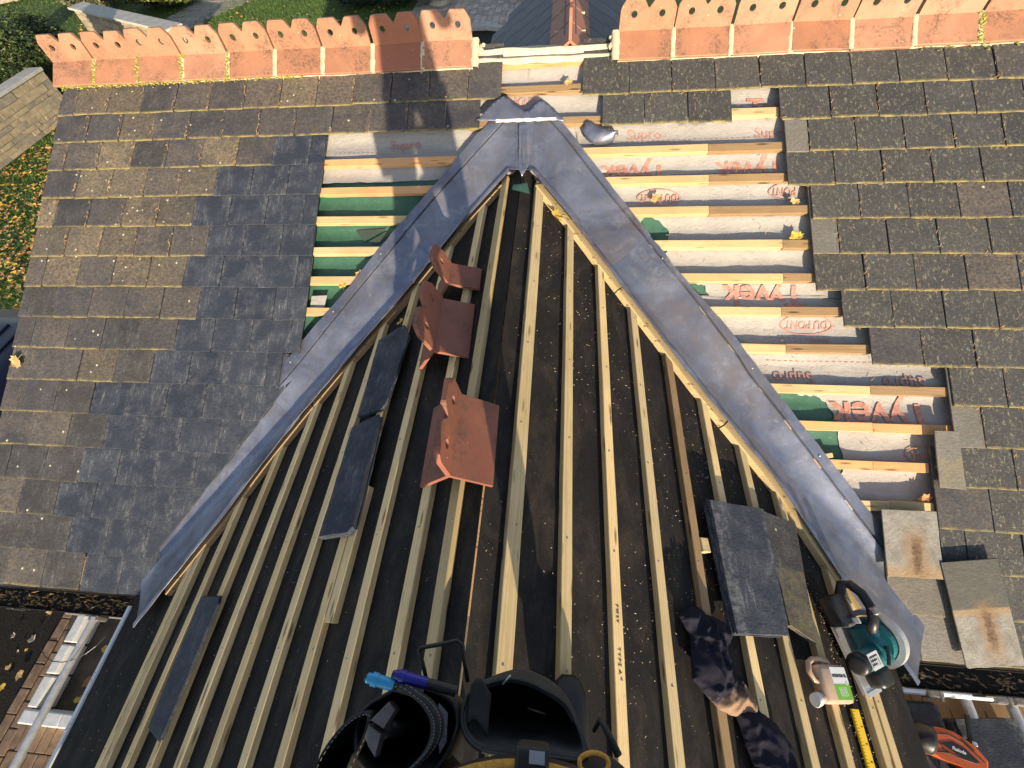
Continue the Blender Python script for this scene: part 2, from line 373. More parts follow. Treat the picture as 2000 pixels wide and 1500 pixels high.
# ------------------------------------------------------------------ the house
GZ = -3.5
house = thing('house', 'slate roofed bungalow with its cross gable stripped down to battens and black membrane', 'house', FW(0, 0, GZ))
U1, G, WS = 0.410, 0.200, 0.2455             # tail of the top course, gauge, slate width
VX = -3.175                                  # left verge
def drawn(x, u):                             # drape of the felt between battens
    return .007 * nz(x * 5.2, u * 3.0) + .005 * nz(x * 13, u * 9, 3) - .014 + .012 * sin((u - .03) / .195 * 2 * pi) * (.6 + .5 * nz(x * 3.1, 7)) + .003 * nz(x * 3, u * 34, 9)
deck = obj('main_roof', [M(VX + .02, .76, -.055), M(4.2, .76, -.055), M(4.2, -2.6, -.055), M(VX + .02, -2.6, -.055),
                         M(VX + .02, .76, -.08), M(4.2, .76, -.08), M(4.2, -2.6, -.08), M(VX + .02, -2.6, -.08)],
           [(3, 2, 1, 0), (4, 5, 6, 7), (0, 1, 5, 4), (1, 2, 6, 5), (2, 3, 7, 6), (3, 0, 4, 7)], W_OLD, house)
for v in (1,): pass
# felt: green layer below, grey layer over it
ug = sheet('green_underlay', [(-1.7, .08), (2.3, .08), (2.3, -2.3), (2.05, -2.5), (1.3, -1.75), (-.02, -.02), (-1.45, -1.75), (-1.7, -1.75)], GREEN, M,
           lambda x, u: drawn(x, u) - .002, deck, step=.035)
def ragged(pts, j=.012, step=.05):
    out = []
    for a, b in zip(pts, pts[1:]):
        n = max(1, int(math.dist(a, b) / step))
        for k in range(n):
            t = k / n; out.append((a[0] + (b[0] - a[0]) * t + random.uniform(-j, j), a[1] + (b[1] - a[1]) * t + random.uniform(-j, j)))
    out.append(pts[-1]); return out
gl = [(-1.72, .74), (.3, .74)] + ragged([(.3, .70), (.3, .0), (-.02, -.04)]) + ragged([(-.30, -.055), (-.75, -.085), (-1.24, -.085), (-1.72, -.08)], .006)
sheet('grey_underlay', gl, UNDER, M, lambda x, u: drawn(x, u) + .003, deck, step=.035)
g1 = [(.72, -.33), (.80, -.35), (.86, -.42), (.85, -.53), (.80, -.60), (.6, -.62)]
g2 = [(.93, -.72), (1.05, -.75), (1.09, -.84), (1.0, -.92), (.9, -.86)]
g3 = [(1.42, -1.30), (1.52, -1.345), (1.60, -1.35), (1.66, -1.38), (1.70, -1.50), (1.715, -1.60), (1.71, -1.78), (1.735, -1.94), (1.70, -1.97), (1.55, -1.98), (1.25, -1.65), (1.22, -1.4)]
gr = [(.0, .745), (2.6, .745), (2.6, -2.3)] + ragged([(2.45, -2.45), (2.1, -2.42), (1.62, -2.02), (1.1, -1.35), (.6, -.73), (-.02, -.06), (0, .4)], .01)
rg = lambda L: ragged(L + [L[0]], .007, .02)[:-1]
sheet('grey_underlay', gr, UNDER, M, lambda x, u: drawn(x, u) + .004, deck, holes=[rg(g1), rg(g2), rg(g3)], step=.035)
# overlapping strips of the same felt (their lower edges show as steps)
sheet('grey_underlay', [(.30, .30), (1.62, .30)] + ragged([(1.62, -.075), (1.1, -.07), (.55, -.075)], .004) + [(.36, -.02)], UNDER, M, lambda x, u: drawn(x, u) + .0075, deck, step=.04)
sheet('grey_underlay', [(.95, -.80), (2.2, -.80), (2.2, -1.17)] + ragged([(2.0, -1.18), (1.6, -1.185), (1.32, -1.19)], .004), UNDER, M, lambda x, u: drawn(x, u) + .0075, deck, step=.04)

# printing on the felt
def text_mesh(s, size, bold=0.0, sub=True):
    cu = bpy.data.curves.new('text', 'FONT'); cu.body = s; cu.size = size; cu.align_x = 'CENTER'; cu.align_y = 'CENTER'; cu.offset = bold; cu.resolution_u = 3
    o = bpy.data.objects.new('text', cu); COL.objects.link(o)
    dg = bpy.context.evaluated_depsgraph_get(); d = bpy.data.meshes.new_from_object(o.evaluated_get(dg))
    bm = bmesh.new(); bm.from_mesh(d)
    if sub:
        bmesh.ops.triangulate(bm, faces=bm.faces[:])
        for _ in range(2):
            es = [e for e in bm.edges if e.calc_length() > .022]
            if es: bmesh.ops.subdivide_edges(bm, edges=es, cuts=1); bmesh.ops.triangulate(bm, faces=bm.faces[:])
    bm.verts.index_update()
    vs = [v.co.copy() for v in bm.verts]; fs = [[v.index for v in f.verts] for f in bm.faces]
    bm.free(); bpy.data.objects.remove(o); bpy.data.curves.remove(cu); bpy.data.meshes.remove(d)
    return vs, fs
def felt_print(s, x, u, size, rot=0.0, m=PRINT, bold=.004, sx=1.0, lift=.0105):
    vs, fs = text_mesh(s, size, bold); R = Matrix.Rotation(rot, 2)
    V = []
    for v in vs:
        p = R @ Vector((v.x * sx, v.y)); V.append(M(x + p.x, u + p.y, drawn(x + p.x, u + p.y) + lift))
    return obj('printed_lettering', V, fs, m, deck)
def oval_print(x, u, a, b, rot):
    n = 40; V = []; F = []
    for i in range(n):
        for k in (1, .93):
            px, pu = x + a * k * cos(2 * pi * i / n), u + b * (k if k == 1 else .88) * sin(2 * pi * i / n); V.append(M(px, pu, drawn(px, pu) + .0105))
    F = [(2 * i, 2 * ((i + 1) % n), 2 * ((i + 1) % n) + 1, 2 * i + 1) for i in range(n)]
    obj('printed_oval', V, F, PRINT2, deck)
    felt_print('DU PONT', x, u, .062, rot, PRINT2, .0012, .78)
felt_print('Tyvek', 1.915, -1.44, .195, pi); felt_print('Tyvek', 1.36, -.80, .17, pi); felt_print('Tyvek', .665, -.055, .15, pi)
felt_print('Tyvek', 1.31, -.05, .15, pi); felt_print('Tyvek', 1.50, .335, .16, 0); felt_print('Tyvek', .02, .29, .17, 0)
oval_print(.80, -.215, .125, .05, pi); oval_print(1.53, -.19, .125, .05, pi); oval_print(1.57, -.965, .135, .055, pi); oval_print(2.14, -1.64, .13, .05, pi); oval_print(-.045, .425, .125, .05, 0)
for a in ((-.745, .165, 0), (.72, .185, 0), (1.44, .175, 0), (2.03, -1.27, pi), (1.49, -1.255, pi)): felt_print('Supro', a[0], a[1], .085, a[2], PRINT2, .001)
felt_print('Overlap', 1.63, -1.05, .03, pi, PRINT2, .0005)
def dashes(u, x0, x1):
    b = B(); x = x0
    while x < x1:
        b.add([M(a, w, drawn(a, w) + .0105) for a, w in ((x, u - .002), (x + .018, u - .002), (x + .018, u + .002), (x, u + .002))], [(0, 1, 2, 3)]); x += .03
    b.out('printed_dashes', PRINT2, deck)
dashes(.105, -1.2, -.42); dashes(.145, .55, 1.4); dashes(-1.04, 1.35, 1.75); dashes(-1.165, 1.36, 1.9)
b = B()
for tri in (((-1.02, -.40), (-.82, -.385), (-.955, -.475)), ((-.93, -.478), (-.83, -.405), (-.80, -.43), (-.87, -.495))):
    b.add([M(x, u, drawn(x, u) + .007) for x, u in tri], [tuple(range(len(tri)))[::-1]])
b.out('printed_triangle', plain('dark_print', (.05, .075, .06), .6, 0, .2, 60, 0), deck)
b = B().prism([(-1.245, -.83), (-1.15, -.825), (-1.16, -.90), (-1.25, -.905)], 0, .002)
obj('felt_offcut', [M(v.x, v.y, .012 + v.z + .004 * nz(v.x * 30, v.y * 20)) for v in b.v], b.f, UNDER, deck)

# battens
def batten(L, w=.05, t=.026, m=W_PALE, W=I4, parent=None, name='batten'):
    n = max(3, int(L / .12)); k = random.uniform(0, 99); rings = []
    for i in range(n + 1):
        x = L * i / n; j = .0012 * nz(x * 3 + k); e = .0018; q = w / 2 + .0012 * nz(x * 6, k); z = t + .0008 * nz(x * 5, k, 2)
        rings.append([(x, -q + j, 0), (x, q + j, 0), (x, q + j, z - e), (x, q - e + j, z), (x, -q + e + j, z), (x, -q + j, z - e)])
    return B().loft(rings).out(name, m, parent, W)
def mb(x0, x1, u, m, h=.0):
    batten(x1 - x0, .048, .030, m, FM(x0, u, h, 0) @ Matrix.Rotation(random.uniform(-.004, .004), 4, 'Z'), deck)
for (x1, u, m) in ((-.30, .028, W_ORNG), (-.42, -.160, W_ORNG), (-.56, -.350, W_PALE), (-.68, -.550, W_PALE), (-.80, -.737, W_PALE), (-.92, -.927, W_PALE), (-1.04, -1.125, W_PALE)):
    mb(-1.75, x1, u, m)
for (x0, xm, x1, u, mo) in ((.30, 1.068, 1.50, .062, W_OLD), (.42, 1.07, 1.50, -.127, W_OLD), (.55, 1.066, 1.60, -.317, W_OLD), (.74, 1.45, 1.61, -.519, W_OLD), (.9, 1.446, 1.62, -.712, W_OLD),
                           (1.0, 1.428, 1.74, -.902, W_OLD), (1.15, 1.443, 1.86, -1.106, W_OLD), (1.3, 1.845, 2.22, -1.317, W_OLD), (1.4, 1.845, 2.24, -1.508, W_ORNG), (1.55, 1.833, 2.09, -1.70, W_ORNG), (1.68, 1.9, 2.10, -1.897, W_PALE)):
    mb(x0, xm - .001, u, W_ORNG if mo is W_ORNG else W_PALE); mb(xm + .001, x1, u + random.uniform(-.002, .004), mo)
mb(1.18, 1.46, .284, W_PALE); mb(-.16, .345, .486, W_OLD); mb(-.18, .37, .677, W_ORNG); mb(.15, .48, .268, W_OLD); mb(-.34, -.1, .262, W_OLD)

# slates
def outline(w, L):
    p = []
    for k in range(7): p.append((-w / 2 + w * k / 6, random.uniform(-.0022, .0022)))
    for k in range(1, 4): p.append((w / 2 + random.uniform(-.0012, .0012), L * k / 4))
    p += [(w / 2, L), (-w / 2, L)]
    for k in range(3, 0, -1): p.append((-w / 2 + random.uniform(-.0012, .0012), L * k / 4))
    if random.random() < .3:
        c = random.uniform(.006, .016); p[0] = (-w / 2 + c, p[0][1]); p.append((-w / 2, c * random.uniform(.6, 1.4)))
    return p
def clip(poly, a, bb, c):                     # keep a*x + b*y <= c
    out = []
    for i, p in enumerate(poly):
        q = poly[(i + 1) % len(poly)]; dp = a * p[0] + bb * p[1] - c; dq = a * q[0] + bb * q[1] - c
        if dp <= 0: out.append(p)
        if dp * dq < 0: t = dp / (dp - dq); out.append((p[0] + (q[0] - p[0]) * t, p[1] + (q[1] - p[1]) * t))
    return out
def plate_mesh(name, poly, t, m):
    e = .0014; cx = sum(p[0] for p in poly) / len(poly); cy = sum(p[1] for p in poly) / len(poly); n = len(poly)
    inn = [(x - e * (1 if x > cx else -1), y - e * (1 if y > cy else -1)) for x, y in poly]
    V = [(x, y, 0) for x, y in poly] + [(x, y, t - e) for x, y in poly] + [(x, y, t) for x, y in inn]
    F = [tuple(range(n - 1, -1, -1))] + [(i, (i + 1) % n, n + (i + 1) % n, n + i) for i in range(n)] + [(n + i, n + (i + 1) % n, 2 * n + (i + 1) % n, 2 * n + i) for i in range(n)] + [tuple(range(2 * n, 3 * n))]
    return me(name, V, F, m)
SLL = .40
SVAR = {}
def slate_variant(m):
    L = SVAR.setdefault(m.name, [])
    if len(L) < 7: L.append(plate_mesh('slate', outline(WS - .0055, SLL), .0068, m)); return L[-1]
    return random.choice(L)
TILT = Matrix.Rotation(-.021 / SLL, 4, 'X')
nslate = [0]
def lay(xc, ub, m, w=WS, cutter=None, hh=.0, rot=None):
    W = FM(xc + random.uniform(-.001, .001), ub + random.uniform(-.003, .003), .047 + hh + random.uniform(0, .0036), random.gauss(0, .006) if rot is None else rot) @ TILT @ Matrix.Rotation(random.gauss(0, .006), 4, 'Y')
    if abs(w - WS) < .004 and cutter is None: d = slate_variant(m)
    else:
        p = outline(w - .004, SLL)
        if cutter: p = cutter(p)
        if len(p) < 3: return
        d = plate_mesh('slate', p, .0065, m)
    nslate[0] += 1
    return link('slate', d, deck, W)
LR = [-.143, -.265, -1.243, -1.237, -1.244, -1.25, -1.249, -1.248, -1.259, -1.366, -1.2, -1.2, -1.2, -1.2, -1.2, -1.985]
XB = [9, 9, -1.63, -2.0, -2.11, -2.0, -2.13, -2.02, -2.12, -2.25, -2.55, -2.51, -2.62, -2.75, -2.63, -2.50]
ca, cb = Vector((-1.305, -1.36)), Vector((-1.99, -2.345)); cn = Vector((-(cb - ca).y, (cb - ca).x)).normalized()
if cn.dot(Vector((1, 0))) < 0: cn = -cn
cc = cn.dot(ca)
for r in range(1, 17):
    ub = U1 - (r - 1) * G; x = VX; first = r % 2 == 1
    while x < LR[r - 1] - .02:
        w = WS / 2 if first else WS; first = False
        w = min(w, LR[r - 1] - x); xc = x + w / 2
        if xc > XB[r - 1]: m = SL_NEW
        elif r <= 2: m = SL_DARK if (xc > -2.55 and random.random() < .9) else random.choice([SL_OLD, SL_OLD, SL_DARK])
        elif r <= 10: m = random.choice([SL_OLD, SL_OLD, SL_DARK, SL_DARK, SL_LOW] if xc < -2.2 else [SL_OLD, SL_DARK, SL_DARK])
        else: m = random.choice([SL_DARK, SL_LOW, SL_LOW, SL_DARK])
        cut = None
        if r >= 9 and xc > -2.75 and r != 16:
            if cn.dot(Vector((x, ub))) - cc > 0 and cn.dot(Vector((x, ub + SLL))) - cc > 0: break
            cut = (lambda xc, ub: (lambda p: clip(p, cn.x, cn.y, cc - cn.x * xc - cn.y * ub)))(xc, ub)
        lay(xc, ub, m, w, cut); x += w
RL = [.345, .462, 1.478, 1.48, 1.595, 1.59, 1.595, 1.721, 1.845, 2.21, 2.200, 2.215, 2.091, 2.10, 1.845, 1.865]
for r in range(1, 17):
    ub = U1 - (r - 1) * G; x = RL[r - 1]; k = 0
    if r == 1: x = .345; half = 0
    base = 1.478 + (WS / 2 if r % 2 else 0)
    while x < (2.95 if r < 5 else 2.72):
        nx = base + math.ceil((x - base + .02) / WS) * WS
        w = min(nx - x, WS)
        if r == 2 and 1.203 < x + .01 < 1.44: x = 1.455; continue
        if r == 2 and x < 1.2: w = min(WS, 1.203 - x)
        if r > 2 and False: pass
        if w < .05: w += WS; w = min(w, .29)
        m = SL_FLECK
        if k == 0 and r in (3, 6, 11): m = SL_PALE
        elif r >= 14 and random.random() < .5: m = SL_PALE
        elif random.random() < .12: m = SL_DARK
        lay(x + w / 2, ub, m, w); x += w; k += 1

# ridge tiles of the main roof
RY, RZ = .66, .437
def tile_mesh(L, m, lobes=2, name='ridge_tile'):
    b = B(); a = radians(36.6); t = .015; wl = .168
    for s in (-1, 1):                          # wings, apex at origin, length along x
        d = Vector((0, s * cos(a), -sin(a))); nrm = Vector((0, s * sin(a), cos(a)))
        ring = lambda x: [Vector((x, 0, 0)), Vector((x, 0, 0)) + d * (wl - .004), Vector((x, 0, 0)) + d * wl - nrm * .004, Vector((x, 0, 0)) + d * wl - nrm * t, Vector((x, 0, -t / cos(a)))]
        b.loft([ring(-L / 2), ring(L / 2)] if s < 0 else [ring(L / 2), ring(-L / 2)])
    H = .146; hw = L / 2
    if lobes == 2:
        out = [(-hw, -.004), (hw, -.004), (hw, .06), (hw - .001, H - .048), (hw - .030, H - .003), (hw - .036, H), (.040, H), (.033, H - .004), (.004, H - .043), (-.004, H - .043), (-.030, H - .004), (-.038, H), (-hw + .030, H), (-hw + .025, H - .003), (-hw + .004, H - .036), (-hw, H - .048), (-hw, .06)]
        holes = [circ(hw - .078, .074, .0175, 14), circ(-hw + .078, .074, .0175, 14)]
    else:
        out = [(-hw, -.004), (hw, -.004), (hw, .06), (hw - .01, H - .03), (hw - .03, H), (-hw + .03, H), (-hw, H - .05)]
        holes = [circ(0, .074, .0165, 12)]
    R = Matrix.Rotation(pi / 2, 4, 'X')
    slab(b, out, [h[::-1] for h in holes], -.009, .009, R)
    return me(name, b.v, b.f, m)
TM = tile_mesh(.312, T_RIDGE)
LT = [-3.075, -2.745, -2.43, -2.11, -1.78, -1.46, -1.135, -.80, -.487]
RT = [.705, 1.025, 1.355, 1.68, 2.0, 2.335, 2.665, 2.995]
mb_ = B(); ms = B()
for i, x in enumerate(LT + RT):
    W = FW(x, RY + random.uniform(-.005, .005), RZ + random.uniform(-.004, .004), random.uniform(-.008, .008)) @ Matrix.Rotation(random.uniform(-.02, .02), 4, 'Y') @ Matrix.Rotation(random.uniform(-.03, .03), 4, 'X')
    o = link('ridge_tile', TM, deck, W)
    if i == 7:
        d2 = TM.copy(); d2.materials.clear(); d2.materials.append(T_DARK); o.data = d2; o['label'] = 'ridge tile with the photographer shadow painted into its darker red brown colour'  # the roofer's cast shadow is also put into this tile's colour
def mortar_joint(x, wdt=.017, lift=.003):
    a = radians(36.6); b = B(); n = 8; ring = []
    for s in (-1, 1):
        d = Vector((0, s * cos(a), -sin(a))); nr = Vector((0, s * sin(a), cos(a))); rows = []
        for k in range(n + 1):
            p = Vector((x, RY, RZ)) + d * (.172 * k / n); w = wdt * (.75 + .7 * abs(nz(x * 9, k * .9)))
            h = nr * (lift + .003 * nz(x * 5, k * 1.7, 4))
            rows.append([p + Vector((-w, 0, 0)) - nr * .012, p + Vector((-w * .8, 0, 0)) + h, p + Vector((w * .8, 0, 0)) + h, p + Vector((w, 0, 0)) - nr * .012])
        b.loft(rows if s > 0 else [r[::-1] for r in rows], close=False)
    return b
for L in (LT, RT):
    for a, c in zip(L, L[1:]): mortar_joint((a + c) / 2).out('mortar_joint', MORTAR, deck, smooth=True)
for x, s in ((-.315, 1), (.535, -1)):
    b = mortar_joint(x, .028, .006); b.out('mortar_joint', MORTAR, deck, smooth=True)
b = B()
for k in range(26):
    x = random.choice([random.uniform(-.33, -.27), random.uniform(.50, .53)]); y = RY + random.uniform(-.05, .08)
    bm = bmesh.new(); bmesh.ops.create_icosphere(bm, subdivisions=1, radius=random.uniform(.008, .022)); bm.verts.index_update()
    b.add([v.co * random.uniform(.7, 1.2) for v in bm.verts], [[v.index for v in f.verts] for f in bm.faces], FW(x, y, RZ - .03 - abs(y - RY) * .7)); bm.free()
kind(b.out('mortar_crumbs', MORTAR, deck), 'stuff')
# bedding mortar under the tails
for x0, x1 in ((VX, -.33), (.55, 3.2)):
    b = B(); n = int((x1 - x0) / .03); rows = []
    for k in range(n + 1):
        x = x0 + (x1 - x0) * k / n; e = .006 * nz(x * 14); rows.append([M(x, .70, .05), M(x, .66, .066 + e * .3), M(x, .632 + e, .062), M(x, .628 + e, .045), M(x, .62 + e, .02)])
    b.loft(rows, close=False).out('bedding_mortar', MORTAR, deck, smooth=True)
def blobs(pts, rmin, rmax, squash=.6):
    b = B(); bm = bmesh.new(); bmesh.ops.create_icosphere(bm, subdivisions=1, radius=1); bm.verts.index_update()
    V = [v.co.copy() for v in bm.verts]; F = [[v.index for v in f.verts] for f in bm.faces]; bm.free()
    for p in pts:
        r = random.uniform(rmin, rmax); b.add([Vector((v.x * r * random.uniform(.7, 1.3), v.y * r * random.uniform(.7, 1.3), v.z * r * squash)) + p for v in V], F)
    return b
pts = [M(VX + (1.75 * random.random() ** 1.4), .628 + random.gauss(0, .011), .058 + random.uniform(-.008, .008)) for _ in range(900)] + [M(random.uniform(2.2, 3.1), .632 + random.gauss(0, .012), .055) for _ in range(160)]
for xj in (-2.91, -2.59, -2.27, -1.945):
    for _ in range(60):
        k = random.uniform(0, .17); a = radians(36.6); pts.append(Vector((xj + random.gauss(0, .007), RY - cos(a) * k - .004, RZ - sin(a) * k + random.uniform(.0, .008))))
for _ in range(60):
    k = random.uniform(0, .17); pts.append(Vector((2.5 + random.gauss(0, .009), RY - .8 * k, RZ - .6 * k + .006)))
kind(blobs(pts, .003, .009).out('moss', MOSS, deck), 'stuff')

# gap in the ridge: lifted felt and the batten below
b = B(); rows = []
for k in range(41):
    x = -.33 + .88 * k / 40; w = .006 * nz(x * 9); e1, e2, e3 = .009 * nz(x * 6, 3), .008 * nz(x * 4.3, 8), .008 * nz(x * 8, 5); rows.append([Vector((x, .572 + e3, .322 + w)), Vector((x, .592 + e1, .345 + e1)), Vector((x, .606 + e1, .349 + e1 * .4)), Vector((x, .612 + e1, .338 + e1 * .4)), Vector((x, .628 + e2, .352 + w)), Vector((x, .644 + e2, .376 + e2)), Vector((x, .655 + e2, .378 + e2)), Vector((x, .660 + e2, .366 + e2)), Vector((x, .685, .374 + e3 * .5)), Vector((x, .72, .340))])
b.loft(rows, close=False).out('ridge_felt', plain('cream_felt', (.62, .54, .40), .7, 0, .18, 20, .5), deck, smooth=True)

# far gable behind the ridge
far = obj('rear_gable_roof', [], [], SL_NEW, house)
fx, fz, fa = .265, .335, radians(36.9)
def F_(s, d, y, h=0): return Vector((fx + s * (d * cos(fa) + h * sin(fa)), y, fz - d * sin(fa) + h * cos(fa)))
b = B()
for s in (-1, 1):
    q = [F_(s, 0, .7, -.02), F_(s, 1.9, .7, -.02), F_(s, 1.9, 2.7, -.02), F_(s, 0, 2.7, -.02)]; b.add(q, [(0, 1, 2, 3) if s > 0 else (3, 2, 1, 0)])
b.add([F_(1, 0, 2.66, -.03), F_(1, 1.85, 2.66, -.03), F_(-1, 1.85, 2.66, -.03), F_(1, 1.85, 2.66, -.03) + Vector((0, 0, -2.6)), F_(-1, 1.85, 2.66, -.03) + Vector((0, 0, -2.6))], [(0, 1, 2), (2, 1, 3, 4)])
for p, f in ((b.v, b.f),):
    d = me('rear_gable_roof', p, f, BRICK); far.data = d
SL_FAR = slate_mat('clean_grey_slate', (.085, .095, .115), (.12, .13, .15), 0, 0, 0, .15, 0)
GVAR = [plate_mesh('slate', outline(WS - .009, .36), .011, SL_FAR) for _ in range(4)]
for s in (-1, 1):
    for r in range(0, 4):
        d = .10 + .2 * (r + 1)
        for k in range(8):
            y = .82 + WS * k + (WS / 2 if r % 2 else 0)
            if y > 2.6: continue
            o = F_(s, d, y + .1, .030); X = Vector((0, -s, 0)); Yv = Vector((-s * cos(fa), 0, sin(fa))); Z = Vector((s * sin(fa), 0, cos(fa)))
            link('slate', random.choice(GVAR), far, mat4(o, X, Yv, Z) @ Matrix.Rotation(-.02 / .36, 4, 'X')); nslate[0] += 1
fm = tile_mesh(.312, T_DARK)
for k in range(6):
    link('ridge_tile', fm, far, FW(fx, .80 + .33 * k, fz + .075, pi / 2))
for k in range(5): mj = B().box((fx - .10, 0.958 + .33 * k, fz), (fx + .10, 0.972 + .33 * k, fz + .02)).out('mortar_joint', MORTAR, far)

def lerp(tab, x):
    for (x0, y0), (x1, y1) in zip(tab, tab[1:]):
        if x <= x1: return y0 + (y1 - y0) * max(0, (x - x0)) / (x1 - x0)
    return tab[-1][1]
INL = [(0, .02), (.3, .02), (.47, .06), (.7, .092), (1.0, .115), (1.32, .161), (1.5, .21), (1.65, .265), (1.85, .308), (2.1, .36)]
INR = [(0, .05), (.3, .065), (.6, .11), (.87, .153), (1.1, .178), (1.42, .195), (1.57, .25), (1.75, .315), (2.1, .40)]
def lead_pt(s, a, lane, o, h):
    if lane == 'm':
        return M(s * (a - .773 * 0) + s * o * .773 * 1.0 if False else s * a + s * o * -(-.773), -1.2197 * a + o * .634, h)
    d = a * 1.1366 - o * .6931; y = -1.093 * a - o * .7207
    if a < .05: return M(s * .004, -1.2197 * max(a, -.2) - .02, h)
    return K(s * max(d, .002), y, h)
# the stripped cross gable
cross = obj('cross_gable_roof', [], [], MEMB, house)
def sag(c, y): return .004 * nz(c * 4, y * 2.2) + .0025 * nz(c * 15, y * 6, 5) - .002
Y1 = -4.6
V = []; F = []
def vy(d): return -1.093 * d * cp + .10
for s, de in ((-1, 2.40), (1, 1.985)):
    n0 = len(V); nd, ny = 46, 110
    for i in range(nd + 1):
        d = de * i / nd
        for j in range(ny + 1):
            y0 = vy(d); t = (j / ny) ** .9; y = y0 + (Y1 - y0) * t
            dd = d if i < nd else d + .012 * nz(y * 4, s) + (.04 * nz(y * 1.3, 4) if s > 0 else 0)
            V.append(K(s * max(dd, 1e-6), y, sag(s * d, y) if i else .006))
    for i in range(nd):
        for j in range(ny):
            q = (n0 + i * (ny + 1) + j, n0 + (i + 1) * (ny + 1) + j, n0 + (i + 1) * (ny + 1) + j + 1, n0 + i * (ny + 1) + j + 1)
            F.append(q if s < 0 else q[::-1])
d = me('cross_gable_roof', V, F, MEMB, True); cross.data = d
def cb_(c, y0, y1, m, w=.041, t=.028, h=.0, rot=0.0, c1=None):
    L = y0 - y1; s = 1 if c > 0 else -1
    W = FK(c, y0, h) @ Matrix.Rotation(-pi / 2 + rot, 4, 'Z')
    return batten(L, w, t, m, W, cross)
RB = [(.115, -.27, W_PALE), (.320, -.42, W_PALE), (.514, -.50, W_TREAT), (.711, -.68, W_PALE), (.912, -.93, W_OLD), (1.105, -1.13, W_TREAT), (1.306, -1.42, W_PALE), (1.488, -1.70, W_PALE), (1.700, -2.0, W_PALE), (1.752, -2.1, W_PALE)]
def y_in(c):
    tab = INL if c < 0 else INR; lo, hi = 0, 2.6
    for _ in range(40):
        a = (lo + hi) / 2; lo, hi = (a, hi) if 1.1366 * a - .6931 * lerp(tab, a) < abs(c) else (lo, a)
    return -1.093 * a - .7207 * lerp(tab, a) + .055
for c, y0, m in RB: cb_(c, y_in(c), Y1, m, .052 if c < .2 else .041, rot=random.uniform(-.002, .002))
LB = [(.104, -.22, W_OLD), (.246, -.30, W_TREAT), (.455, -.60, W_TREAT), (.650, -.92, W_TREAT), (.845, -1.02, W_TREAT), (1.043, -1.28, W_TREAT), (1.236, -1.45, W_TREAT), (1.428, -1.62, W_TREAT), (1.622, -1.80, W_TREAT), (1.80, -2.0, W_PALE), (1.848, -2.06, W_TREAT)]
for c, y0, m in LB: cb_(-c, y_in(-c), Y1, W_PALE if m is W_OLD else m, rot=random.uniform(-.002, .002))
def stamp(txt, c, y0, size=.016):
    vs, fs = text_mesh(txt, size, .0004, False)
    obj('printed_stamp', [K(c + v.y, y0 - v.x, .0288) for v in vs], fs, FLAT_K, cross)
stamp('P W S V', .512, -2.36); stamp('T Y P E  A', .512, -2.495, .017)
b = B()
for c, y0, m in [(c, y, m) for c, y, m in RB] + [(-c, y, m) for c, y, m in LB]:
    yy = -.55
    while yy > -3.1:
        if yy < y_in(c) - .1: b.lathe([(.0042, 0), (.0042, .0008), (.0036, .0014)], 7, FK(c + random.uniform(-.006, .006), yy + random.uniform(-.02, .02), .0279))
        yy -= .40
kind(b.out('batten_nails', STEELD, cross), 'stuff')
cb_(-.604, -1.95, -2.455, W_TREAT, .042)
# fillet boards under the inner edges of the lead
for s in (-1, 1):
    for a0, a1 in ((.12, .62), (.625, 1.18), (1.185, 1.93)):
        rows = []
        for k in range(9):
            a = a0 + (a1 - a0) * k / 8; inn = lerp(INL if s < 0 else INR, a); e = .004 * nz(a * 9, s * 5)
            rows.append([lead_pt(s, a, 'c', inn - .03, .001), lead_pt(s, a, 'c', inn + (.010 if s < 0 else .020) + e, .001), lead_pt(s, a, 'c', inn + (.010 if s < 0 else .020) + e, .034), lead_pt(s, a, 'c', inn - .03, .034)])
        B().loft(rows if s < 0 else [r[::-1] for r in rows]).out('fillet_board', W_OLD if s < 0 else W_PALE, cross)
# eave strip on the left, fascia on the right
b = B(); b.box((0, -.018, .0), (2.25, .018, .012), FK(-2.40, -2.40, -.004) @ Matrix.Rotation(-pi / 2, 4, 'Z')); b.out('eave_strip', WHITEP, cross)
b = B()
for y in (-2.72, -2.75, -2.93, -2.95, -3.2, -3.4, -3.42): b.lathe([(.008, 0), (.008, .004), (.003, .006)], 8, FK(-2.40 + random.uniform(-.006, .006), y, .008))
b.out('eave_screws', STEEL, cross)
B().box((-2.05, Y1 + .1, GZ), (1.62, -2.2, -1.30)).out('wall', BRICK, house)
B().box((VX + .12, -2.02, GZ), (4.0, 2.0, -1.25)).out('wall', BRICK, house)
for x0, x1 in ((-3.12, -2.02), (1.9, 4.0)): B().box((x0, -2.345, -1.36), (x1, -2.32, -1.235)).out('fascia', WPAINT, house)
b = B().add([M(VX + .03, .74, -.06), M(4.2, .74, -.06), Vector((4.2, 2.9, -.9)), Vector((VX + .03, 2.9, -.9))], [(0, 1, 2, 3)]); b.out('rear_slope', BRICK, house)
B().box((VX + .02, -2.3, -1.28), (VX + .14, 2.0, -.06)).out('verge_board', W_OLD, house) if False else None
gab = B().add([M(VX + .03, .74, -.03), M(VX + .03, -2.55, -.03), Vector((VX + .03, -2.0, GZ)), Vector((VX + .03, 2.9, GZ)), Vector((VX + .03, 2.9, -.9))], [(0, 1, 2, 3, 4)]); gab.out('gable_wall', BRICK, house)
